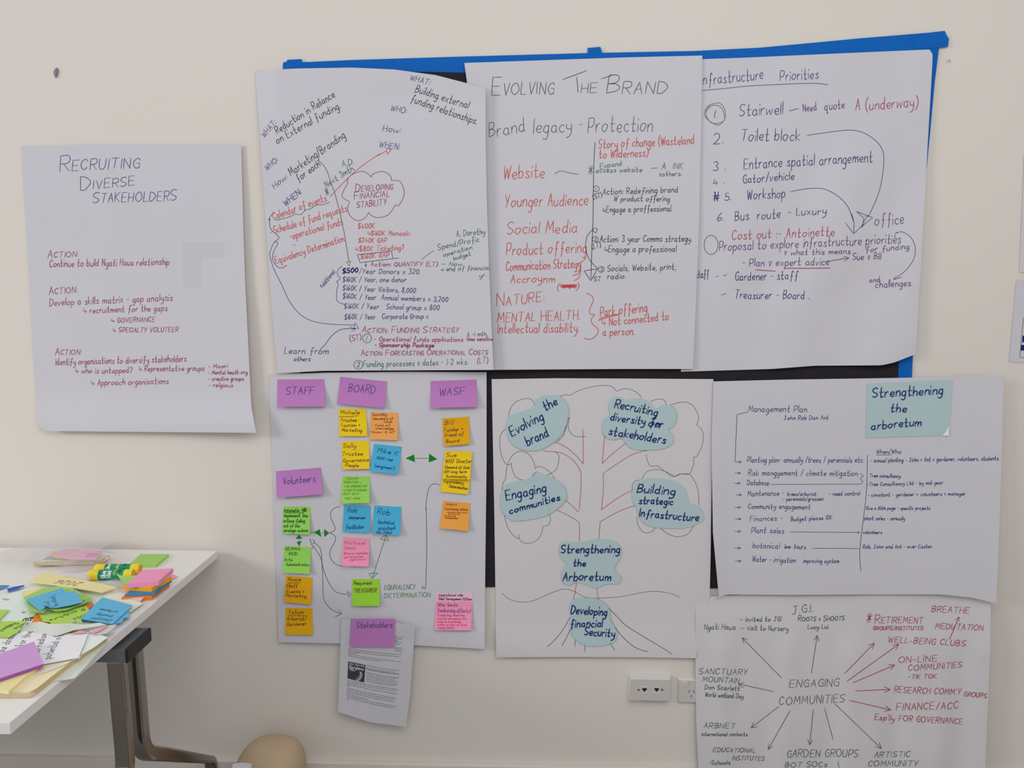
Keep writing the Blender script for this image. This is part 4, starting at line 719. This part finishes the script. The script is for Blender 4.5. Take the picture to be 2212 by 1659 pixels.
ft, fb = W(253, 1437, 0.505), W(273, 1650, 0.505)
bt, bb = W(289, 1425, 0.435), W(306, 1600, 0.435)
leg(-1, ft.x, fb.x, -0.505); leg(1, bt.x, bb.x, -0.435)
leg(-1, -2.38, -2.40, -0.505); leg(1, -2.38, -2.40, -0.435)

# ------------------------------------------------------------------ paper and stationery on the table
def tw(px, py, z): return TB(px, py, ZT + z)
def flatpoly(name, label, cat, poly, z, m, group=None, thick=0.0004, bend=None, smooth=True, parent=None):
    """a loose sheet lying on the table: outline in photo pixels at height z (+ bend(px, py)) above the tabletop"""
    hz = (lambda x, y: z + (bend(x, y) if bend else 0))
    P = [Vector(q) for q in poly]; nb = len(P); x0, x1 = min(p_.x for p_ in P), max(p_.x for p_ in P); y0, y1 = min(p_.y for p_ in P), max(p_.y for p_ in P)
    if bend: P += [Vector((x0 + (x1 - x0) * i / 14 + 0.07, y0 + (y1 - y0) * j / 9 + 0.05)) for i in range(1, 14) for j in range(1, 9)]
    r = delaunay_2d_cdt(P, [], [list(range(nb))], 1, 1e-4); vv = [tw(v.x, v.y, hz(v.x, v.y)) for v in r[0]]
    ff = [list(f) if (vv[f[1]] - vv[f[0]]).cross(vv[f[2]] - vv[f[0]]).z > 0 else list(f)[::-1] for f in r[2]]
    used = sorted({i for f in ff for i in f}); ix = {a_: b_ for b_, a_ in enumerate(used)}
    o = mesh_obj(name, [vv[i] for i in used], [[ix[i] for i in f] for f in ff], m, parent, smooth and bool(bend), thick)
    if label and not parent: tag(o, label, cat, group)
    elif label: o['label'] = label
    return o
def pad(name, label, cat, poly, z, th, m, group=None, m_side=None):
    top = [tw(x, y, z) for x, y in poly]
    if sum(a_.x * b_.y - b_.x * a_.y for a_, b_ in zip(top, top[1:] + top[:1])) < 0: top = top[::-1]
    n = len(top); V = top + [v - Vector((0, 0, th)) for v in top]
    Fc = [list(range(n)), list(range(n, 2 * n))[::-1]] + [[i, i + n, (i + 1) % n + n, (i + 1) % n] for i in range(n)]
    o = mesh_obj(name, V, Fc, [m, m_side or m], None, False, 0, [0, 0] + [1] * n)
    return tag(o, label, cat, group)
def ttext(o, ink, t, p0, p1, z, h, w=0.0013, part='handwriting', bend=None, **k):
    a_, b_ = tw(*p0, z), tw(*p1, z); d = (b_ - a_); L = d.length; ux = d / L; uy = Vector((-ux.y, ux.x, 0)); V = []; Fc = []
    for i, pth in enumerate([r_ for l_ in layout(t, L, h, **k) for r_ in runs(l_)]):
        b0 = len(V)
        for l, rr in ribbon(sub(pth, 0.004), w):
            V += [a_ + ux * l[0] + uy * l[1] + Vector((0, 0, 0.0005 + 0.00002 * (i % 4))), a_ + ux * rr[0] + uy * rr[1] + Vector((0, 0, 0.0005 + 0.00002 * (i % 4)))]
        for q_ in range((len(V) - b0) // 2 - 1): Fc.append((b0 + 2 * q_, b0 + 2 * q_ + 1, b0 + 2 * q_ + 3, b0 + 2 * q_ + 2))
    e = mesh_obj(part, V, Fc, INK[ink], o); e['label'] = ink.replace('print', 'black').replace('royal', 'navy') + ' ' + part.replace('_', ' '); return e
t5 = lambda s: pts(s, 3.196, 0, 1140); t6 = lambda s: pts(s, 6.912, 0, 1160); t7 = lambda s: pts(s, 6.914, 200, 1160); t8 = lambda s: pts(s, 6.381, 0, 1340)
M_PGREEN = mat('pale_green_paper', (236, 246, 238), 0.75, var=0.02); M_PYEL = mat('pale_yellow_paper', (246, 232, 172), 0.7, var=0.02); M_PPINK = mat('pale_pink_paper', (248, 214, 220), 0.7, var=0.02)
M_CREAM = mat('cream_paper', (250, 234, 194), 0.7, var=0.02); M_CREAMS = mat('cream_paper_edges', (214, 190, 146), 0.7, var=0.12, scale=90); M_PGREY = mat('pale_grey_green_paper', (226, 232, 220), 0.7, var=0.02)
M_LIME = mat('lime_note_paper', (184, 224, 96), 0.65, var=0.03); M_GREEN2 = mat('green_note_paper', (172, 218, 112), 0.65, var=0.03); M_BLUE = mat('blue_note_paper', (104, 190, 228), 0.65, var=0.02); M_DBLUE = mat('deep_blue_paper', (40, 96, 196), 0.6)
M_PURP = mat('purple_note_paper', (216, 164, 222), 0.65, var=0.02); M_PURPS = mat('purple_pad_edges', (168, 96, 176), 0.7, var=0.06, scale=200); M_PINK = mat('pink_note_paper', (255, 162, 200), 0.65, var=0.02); M_HOT = mat('hot_pink_paper', (250, 110, 190), 0.65)
M_ORAN = mat('orange_note_paper', (246, 138, 52), 0.65, var=0.03); M_AMB = mat('amber_note_paper', (252, 182, 38), 0.65, var=0.03); M_BLUE2 = mat('blue_pad_paper', (74, 142, 184), 0.65, var=0.03)
M_CLEAR = mat('clear_plastic', (228, 230, 234), 0.12, alpha=0.22, var=0.05, spec=0.6)
NG = 'loose notes on the table'
flatpoly('paper_sheet', 'grey-white sheet sticking out over the right edge of the table', 'paper', t8('640,880 770,836 900,822 1030,796 1200,620 1310,490 1470,320 1380,300 900,640'), 0.0012, M_PGREY, NG, 0.0003)
pk = empty('paper_pack', tw(60, 1440, 0)); tag(pk, 'thick pack of cream paper in clear wrap near the front corner of the table', 'paper pack')
def child_block(name, poly, z, th, m, ms, label=None):
    o = pad(name, None, None, poly, z, th, m, None, ms); o.parent = pk; o.location = o.location - pk.location
    if label: o['label'] = label
    return o
child_block('paper_block', pts('-150,1496 62,1496 78,1488 158,1425 231,1376 190,1368 -150,1368'), 0.0115, 0.0105, M_CREAM, M_CREAMS)
V = [tw(x, y, z_) for x, y, z_ in ((-150, 1497, 0.0122), (66, 1497, 0.0122), (72, 1494, 0.0122), (-150, 1506, 0.0008), (67, 1507, 0.0008), (80, 1501, 0.0008))]
wr = mesh_obj('plastic_wrap', V, [(0, 3, 4, 1), (1, 4, 5, 2)], mat('glossy_clear_wrap', (246, 240, 226), 0.08, alpha=0.35, spec=0.8), pk, False, 0.0003); wr['label'] = 'shiny clear plastic wrap along the front edge'
flatpoly('paper_sheet', 'pale green sheet on the cream pack, right of the printed page', 'paper', t8('480,760 700,640 930,572 1100,520 1230,160 1330,185 1490,232 1300,370 930,590 700,690'), 0.0128, M_PGREEN, NG, 0.0003)
flatpoly('paper_sheet', 'small white sheet between the blue notes and the table edge', 'paper', t6('1330,1400 1560,1330 1745,1300 1700,1360 1590,1440 1400,1470'), 0.0142, M_PAPERW, NG, 0.0003)
big = flatpoly('paper_sheet', 'large pale green sheet under the heap of green and blue notes', 'paper', t6('-150,905 0,872 300,800 560,700 800,712 1640,850 1660,960 1300,1320 600,1330 390,1290 330,1252 -150,1262'), 0.0030, M_PGREEN, NG, 0.0004)
ttext(big, 'print', 'aD.D', t6('520,1190')[0], t6('345,1222')[0], 0.0030, 0.020, 0.0022, 'printed_text', jit=0.1); ttext(big, 'print', 'an', t6('150,935')[0], t6('80,915')[0], 0.0030, 0.012, 0.001, 'printed_text', jit=0.1); ttext(big, 'print', 'v.', t6('390,1125')[0], t6('310,1105')[0], 0.0030, 0.012, 0.0018, 'printed_text', jit=0.1)
flatpoly('paper_note', 'pale cream slip at the back of the large pale green sheet', 'paper', t6('320,820 620,755 640,790 340,900'), 0.0046, M_PYEL, NG)
flatpoly('paper_note', 'deep blue paper scrap behind the large pale green sheet', 'paper', t6('100,772 210,742 362,716 366,732 240,780 130,822'), 0.0062, M_DBLUE, NG)
flatpoly('paper_note', 'blue paper scrap at the left edge of the picture on the table', 'paper', t6('-90,722 60,718 140,722 60,770 -90,810'), 0.0020, mat('mid_blue_paper', (86, 146, 206), 0.6), NG)
flatpoly('paper_note', 'pale pink note tucked under the coloured pads', 'paper', t7('380,775 560,768 822,842 710,962 540,900'), 0.0085, M_PPINK, NG)
flatpoly('paper_note', 'pale greenish white card between the blue notes and the pads', 'paper', t7('150,900 240,830 375,782 540,890 752,990 556,1124 330,1010'), 0.0065, mat('off_white_card', (240, 240, 226), 0.7), NG, 0.0008)
flatpoly('paper_note', 'orange note showing at the front left of the green heap', 'paper', t6('476,1276 530,1140 620,1120 740,1240 716,1278'), 0.0075, M_ORAN, NG)
flatpoly('paper_note', 'orange note showing at the right of the green heap', 'paper', t6('1240,1010 1380,976 1402,1012 1310,1090'), 0.0075, M_ORAN, NG)
g1 = flatpoly('sticky_note', 'lime note with upside-down writing about sculpture at the front of the heap', 'sticky note', t6('570,1132 690,1165 930,1100 1290,1030 1332,1090 1210,1232 1242,1290 1100,1325 930,1356 800,1350 742,1272 640,1262'), 0.0110, M_LIME, NG)
ttext(g1, 'print', 'IR sculpture', t6('1245,1066')[0], t6('735,1240')[0], 0.0110, 0.013, 0.0011); ttext(g1, 'print', '500s', t6('1290,1142')[0], t6('1085,1222')[0], 0.0110, 0.012, 0.0011)
g2 = flatpoly('sticky_note', 'curled green note under the two crossed blue notes', 'sticky note', t6('340,902 640,768 900,730 1085,768 1250,850 1402,910 1230,1010 1000,1090 830,1112 700,1062 640,1132 560,1120 430,1092 420,1000'), 0.0150, M_GREEN2, NG, 0.0004, lambda x, y: 0.004 * sm(1310, 1325, y))
ttext(g2, 'print', '-7', t6('1330,915')[0], t6('1220,950')[0], 0.0152, 0.012)
b1 = flatpoly('sticky_note', 'blue note, lower of the two crossed on the green heap', 'sticky note', t6('380,936 660,842 930,757 985,826 800,950 620,1096 592,1102 480,1010'), 0.0200, M_BLUE, NG)
b2 = flatpoly('sticky_note', 'blue note with a notch of writing, upper of the two crossed on the green heap', 'sticky note', t6('640,1012 800,900 985,826 1120,800 1180,880 1236,970 1050,1020 850,1056 740,1052'), 0.0222, M_BLUE, NG)
ttext(b2, 'royal', 'to study', t6('870,1030')[0], t6('800,880')[0], 0.0222, 0.010, 0.001); ttext(b2, 'royal', 'full', t6('760,1040')[0], t6('720,960')[0], 0.0222, 0.010, 0.001); ttext(b1, 'royal', '_ _ _', t6('940,812')[0], t6('800,862')[0], 0.0200, 0.004, 0.001)
flatpoly('sticky_note', 'blue note mostly hidden under another blue note near the table edge', 'sticky note', pts('176,1339 190,1318 279,1319 279,1333 268,1335 262,1345 243,1348'), 0.0100, M_BLUE, NG)
b3 = flatpoly('sticky_note', 'blue note with upside-down writing reading Emission trading scheme near the table edge', 'sticky note', pts('221,1290 287,1307.5 265,1328 243,1348 207,1342 174,1336.5'), 0.0122, M_BLUE, NG)
for t, a_, b_ in (('Emission', '1680,1236', '1385,1202'), ('trading', '1700,1176', '1470,1142'), ('scheme', '1775,1114', '1515,1070')): ttext(b3, 'royal', t, t6(a_)[0], t6(b_)[0], 0.0122, 0.0115, 0.0010)
st = pad('note_strip', 'long pale yellow strip stack marked 2026 upside down', 'paper', t6('425,656 650,531 770,541 1300,652 1742,745 1530,822 1000,738'), 0.0170, 0.0022, M_PYEL, NG)
ttext(st, 'print', '2026', t6('1250,682')[0], t6('905,646')[0], 0.0170, 0.021, 0.0014, jit=0.1)
flatpoly('paper_sheet', 'grey-green wavy sheet across the front of the green heap', 'paper', t6('320,1400 390,1290 600,1262 760,1300 1000,1290 1500,1282 1585,1310 1330,1352 1100,1392 850,1476 560,1440'), 0.0155, M_PGREY, NG, 0.0004, lambda x, y: 0.0020 * math.sin(x / 16))
flatpoly('paper_note', 'pink slip at the right of the wavy grey-green sheet', 'paper', t6('1330,1424 1480,1360 1588,1312 1600,1330 1500,1402 1400,1440'), 0.0162, mat('rose_paper', (240, 172, 184), 0.7), NG)
flatpoly('paper_note', 'pink slip behind the far corner of the printed page', 'paper', t6('1040,1446 1200,1392 1330,1420 1200,1442'), 0.0175, mat('rose_paper', (240, 172, 184), 0.7), NG)
pg = flatpoly('printed_page', 'white page with large printed lines beside the purple pad', 'page', t8('-300,330 0,240 290,138 520,180 790,216 1000,190 1222,164 1160,330 1080,516 840,560 595,606 300,690 -300,800'), 0.0150, mat('bright_white_page', (246, 244, 247), 0.7), NG, 0.0004)
for t, a_, b_ in (('potential of', '108,1423', '135,1372'), ('to realise', '84,1411', '102,1369'), ('for the', '49,1396', '71,1364'), ('our strategy', '9,1408', '39,1362')): ttext(pg, 'print', t, pts(a_)[0], pts(b_)[0], 0.0150, 0.0145, 0.0012, 'printed_text', jit=0.02, slant=0)
l1 = flatpoly('sticky_note', 'lime note cut by the left edge of the picture, rear of two', 'sticky note', t6('-90,1085 135,1086 60,1170 0,1232 -90,1262'), 0.0060, M_LIME, NG)
l2 = flatpoly('sticky_note', 'lime note with dark writing cut by the left edge of the picture, front of two', 'sticky note', t6('-90,1300 60,1256 405,1254 330,1350 250,1432 130,1500 -90,1486'), 0.0185, M_LIME, NG)
ttext(l2, 'print', 'Kata', t6('385,1275')[0], t6('205,1368')[0], 0.0185, 0.012); ttext(l2, 'print', 'Support', t6('225,1282')[0], t6('-20,1400')[0], 0.0185, 0.012)
pad('note_pad', 'pale yellow pad lying under the purple pad at the left edge', 'note pad', t8('-150,700 200,600 525,640 320,800 120,976 -150,944'), 0.0178, 0.006, M_PYEL, 'note pads on the table')
pad('note_pad', 'purple note pad at the left edge near the front of the table', 'note pad', t8('-260,540 0,457 472,290 592,602 0,800 -260,890'), 0.0250, 0.0065, M_PURP, 'note pads on the table', M_PURPS)
pad('note_pad', 'green note pad alone near the back edge of the table', 'note pad', pts('304,1196.5 365,1196.5 337,1220 278,1220'), 0.0075, 0.0073, M_GREEN2, 'note pads on the table')
PG = 'note pads on the table'
pad('note_pad', 'orange note pad at the bottom of the stack near the table edge', 'note pad', pts('262,1291 300,1262 366,1257.5 327,1286.5'), 0.0115, 0.0113, M_ORAN, PG)
pad('note_pad', 'blue note pad in the stack, resting on the orange pad', 'note pad', pts('270,1284 306,1256 371,1252 335,1280'), 0.0178, 0.0061, M_BLUE2, PG)
pad('note_pad', 'amber note pad in the stack, under the pink pad', 'note pad', pts('265,1266 304,1241 371,1245 327,1270'), 0.0278, 0.0098, M_AMB, PG)
pad('note_pad', 'pink note pad on top of the stack near the table edge', 'note pad', pts('307,1232 374,1227.5 342.5,1255.5 274,1261'), 0.0392, 0.0112, M_PINK, PG)
flatpoly('sticky_note', 'small pink note poking out behind the stack of pads', 'sticky note', t7('1150,560 1200,556 1272,592 1195,632 1140,628'), 0.0015, M_PINK, NG)

M_GYEL = mat('yellow_plastic_cap', (246, 218, 44), 0.35, var=0.01, spec=0.45); M_GGRN = mat('green_printed_label', (22, 150, 112), 0.4, var=0.04); M_GOR = mat('amber_plastic_end', (232, 160, 40), 0.4)
def glue(label, p0, p1, R, wordset, turn):
    A_, B_ = tw(*p0, R), tw(*p1, R); ax = (B_ - A_); L = ax.length; ax.normalize(); sd = Vector((0, 0, 1)).cross(ax).normalized(); up = Vector((0, 0, 1))
    r = empty('glue_stick', (A_ + B_) / 2 - Vector((0, 0, R))); tag(r, label, 'glue stick', 'glue sticks on the table')
    def lathe(name, prof, m):
        n = 28; V = []; Fc = []
        for s_, rad in prof:
            for k in range(n): an = 6.28318 * k / n; V.append(A_ + ax * (L * s_) + (sd * math.cos(an) + up * math.sin(an)) * rad)
        for i in range(len(prof) - 1):
            for k in range(n): Fc.append((i * n + k, i * n + (k + 1) % n, (i + 1) * n + (k + 1) % n, (i + 1) * n + k))
        Fc.append(list(range(n))[::-1]); Fc.append([(len(prof) - 1) * n + k for k in range(n)])
        o = mesh_obj(name, V, Fc, m, r)
        for f_ in o.data.polygons: f_.use_smooth = len(f_.vertices) == 4
        md = o.modifiers.new('e', 'EDGE_SPLIT'); md.split_angle = 0.7; return o
    lathe('cap', [(0, R * 0.82), (0.012, R * 0.95), (0.03, R), (0.235, R), (0.24, R * 0.97)], M_GYEL)['label'] = 'yellow plastic cap'
    lathe('label_sleeve', [(0.24, R * 0.985), (0.80, R * 0.985)], M_GGRN)['label'] = 'green printed label'
    lathe('base_knob', [(0.80, R * 0.97), (0.81, R), (0.985, R), (0.99, R * 0.90)], M_GYEL)['label'] = 'yellow plastic base'
    lathe('base_end', [(0.984, R * 0.88), (0.994, R * 0.88)], M_GOR)['label'] = 'amber inner end'
    def ctext(t, s_, h, a0, span, ink, w):      # letters climb round the barrel, tops towards the cap
        V = []; Fc = []
        for pth in [r_ for l_ in layout(t, span * R, h, jit=0.02, slant=0) for r_ in runs(l_)]:
            b0 = len(V)
            for l, rr in ribbon(sub(pth, 0.0012), w):
                for q_ in (l, rr):
                    an = a0 + q_[0] / R; V.append(A_ + ax * (L * s_ - q_[1]) + (-sd * math.cos(an) + up * math.sin(an)) * (R * 0.985 + 0.0004))
            for q_ in range((len(V) - b0) // 2 - 1): Fc.append((b0 + 2 * q_, b0 + 2 * q_ + 1, b0 + 2 * q_ + 3, b0 + 2 * q_ + 2))
        e = mesh_obj('label_lettering', V, Fc, INK[ink], r); e['label'] = ink.replace('lemon', 'yellow').replace('print', 'black') + ' lettering on the label'
    for w_ in wordset: ctext(*w_)
    return r
# seen from the camera's side, the barrel's visible half runs from -30 to 100 degrees
glue('yellow and green glue stick in front, cap towards the left', (192, 1242), (289, 1241), 0.0132, [('Glue', 0.41, 0.0105, -0.25, 1.35, 'white', 0.0019), ('Stick', 0.53, 0.0105, -0.25, 1.45, 'white', 0.0019), ('colour', 0.62, 0.005, 0.3, 1.2, 'lemon', 0.0010), ('III IIII', 0.74, 0.006, -0.1, 1.6, 'print', 0.0012), ('IIII', 0.31, 0.005, 0.1, 1.0, 'print', 0.0012)], 0)
glue('yellow and green glue stick behind, cap towards the left', (206, 1229), (304, 1229), 0.0132, [('Glue', 0.36, 0.0105, 0.2, 1.3, 'white', 0.0017), ('colour', 0.55, 0.009, 0.2, 1.4, 'lemon', 0.0014), ('III IIII', 0.70, 0.006, 0.1, 1.6, 'print', 0.0012), ('IIII', 0.29, 0.005, 0.3, 1.0, 'print', 0.0012)], 0)
flatpoly('sticky_note', 'small curled green note leaning on the front glue stick', 'sticky note', t7('340,540 372,552 430,575 640,576 560,680 480,686 420,650 390,602'), 0.0240, M_GREEN2, NG, 0.0004, lambda x, y: 0.005 * sm(1246, 1238, y))
flatpoly('plastic_scrap', 'crumpled clear plastic scrap in front of the glue sticks', 'plastic', t7('165,665 340,618 400,640 462,692 445,742 330,728 230,700'), 0.0105, M_CLEAR, None, 0.0003, lambda x, y: 0.003 * nz(x, y, 5, 3))

# pads in a plastic sleeve at the back of the table
BG = 'things in the clear sleeve at the back of the table'
pad('note_pad', 'cream note pad at the bottom of the pile in the clear sleeve at the back', 'note pad', t6('500,372 960,352 1390,346 1500,325 1640,268 1300,240 800,250 640,300'), 0.0165, 0.0120, M_CREAM, BG, M_CREAMS)
flatpoly('sticky_note', 'blue note showing at the left of the pink pile at the back', 'sticky note', t6('640,332 716,286 900,270 1000,300 860,332'), 0.0180, M_BLUE, BG)
pad('note_pad', 'amber note pad under the pink one at the back of the table', 'note pad', t6('738,266 820,212 1080,270 1064,304 840,292'), 0.0250, 0.0055, M_AMB, BG)
pad('note_pad', 'pale pink note pad on top of the pile at the back of the table', 'note pad', t6('800,252 950,180 1180,174 1540,196 1480,262 1420,316 1070,318 900,284'), 0.0292, 0.0040, mat('light_pink_note_paper', (252, 184, 210), 0.65), BG)
flatpoly('sticky_note', 'hot pink strip on the pale pink pad at the back of the table', 'sticky note', t6('1262,306 1330,236 1480,242 1420,296'), 0.0298, M_HOT, BG)
flatpoly('plastic_sleeve', 'clear plastic sleeve lying around the pile of pads at the back', 'plastic sleeve', t6('190,312 440,250 700,186 1100,140 1700,215 1650,300 1480,420 1200,505 905,512 960,440 480,400 260,400'), 0.0330, M_CLEAR, None, 0.0003, lambda x, y: -0.022 * sm(1206, 1226, y) + 0.003 * nz(x, y, 14, 5))
flatpoly('plastic_sleeve', 'loose clear plastic sheet bulging up against the wall at the back left', 'plastic sleeve', t6('-200,300 200,170 640,90 1240,30 1720,62 1480,196 900,160 440,240 80,330'), 0.0260, mat('hazy_clear_plastic', (226, 222, 226), 0.2, alpha=0.30, spec=0.5), None, 0.0003, lambda x, y: 0.004 * nz(x, y, 30, 9))
flatpoly('paper_note', 'narrow white strip right of the pink pile at the back of the table', 'paper', t6('1430,190 1560,204 1740,232 1716,248 1520,222'), 0.0320, M_PAPERW, BG)
flatpoly('plastic_sleeve', 'clear plastic pocket left of the glue sticks', 'plastic sleeve', t6('930,580 1100,545 1290,512 1330,560 1360,640 1180,625'), 0.0190, M_CLEAR, None, 0.0003)
bm = bmesh.new(); cpt = tw(160.6, 1343, 0.0155); bmesh.ops.create_icosphere(bm, subdivisions=3, radius=0.0042, matrix=Matrix.Translation(cpt)); tag(bm_obj('small_ball', bm, mat('light_grey_plastic', (190, 190, 184), 0.5), smooth=True), 'tiny light grey ball on the lime note with writing', 'ball')

# ------------------------------------------------------------------ tan bag by the wall
M_TAN = mat('tan_fabric', (196, 172, 142), 0.85, var=0.10, scale=6, bump=0.15, bscale=60)
top = W(596, 1598, 0.115); bm = bmesh.new(); bmesh.ops.create_uvsphere(bm, u_segments=40, v_segments=28, radius=1.0)
cx_, hz_ = W(585, 1650, 0.115).x, top.z / 2
for v in bm.verts:
    x, y, z = v.co; g = lambda t, e: math.copysign(abs(t) ** e, t)
    zz = hz_ + g(z, 0.75) * hz_; ww = 0.094 * (1.0 + 0.10 * max(0, -z))
    nn = 0.05 * noise.noise(v.co * 1.7)
    v.co = Vector((cx_ + g(x, 0.85) * ww * (1 + nn) + (0.010 * z if x > 0 else -0.012 * max(0, -z + 0.4)), -0.115 + g(y, 0.85) * 0.088 * (1 + nn), max(0.0, zz)))
tag(bm_obj('tan_bag', bm, M_TAN, smooth=True), 'rounded tan bag standing against the baseboard at the bottom of the picture', 'bag')
V = []; n = 8
for j in range(n + 1):
    for i in range(n + 1):
        u, v = i / n, j / n; x = 503 + 41 * u - 26 * v; y = 1650 - 2.5 * math.sin(3.14 * u) + 110 * v
        q_ = W(x, y, 0.215 + 0.03 * v); V.append((q_.x, q_.y, max(0.0006, q_.z)))
o = mesh_obj('paper_sheet', V, [(j * (n + 1) + i, (j + 1) * (n + 1) + i, (j + 1) * (n + 1) + i + 1, j * (n + 1) + i + 1) for j in range(n) for i in range(n)], M_PAPER, None, True, 0.0004)
tag(o, 'white sheet of paper leaning against the tan bag', 'paper')
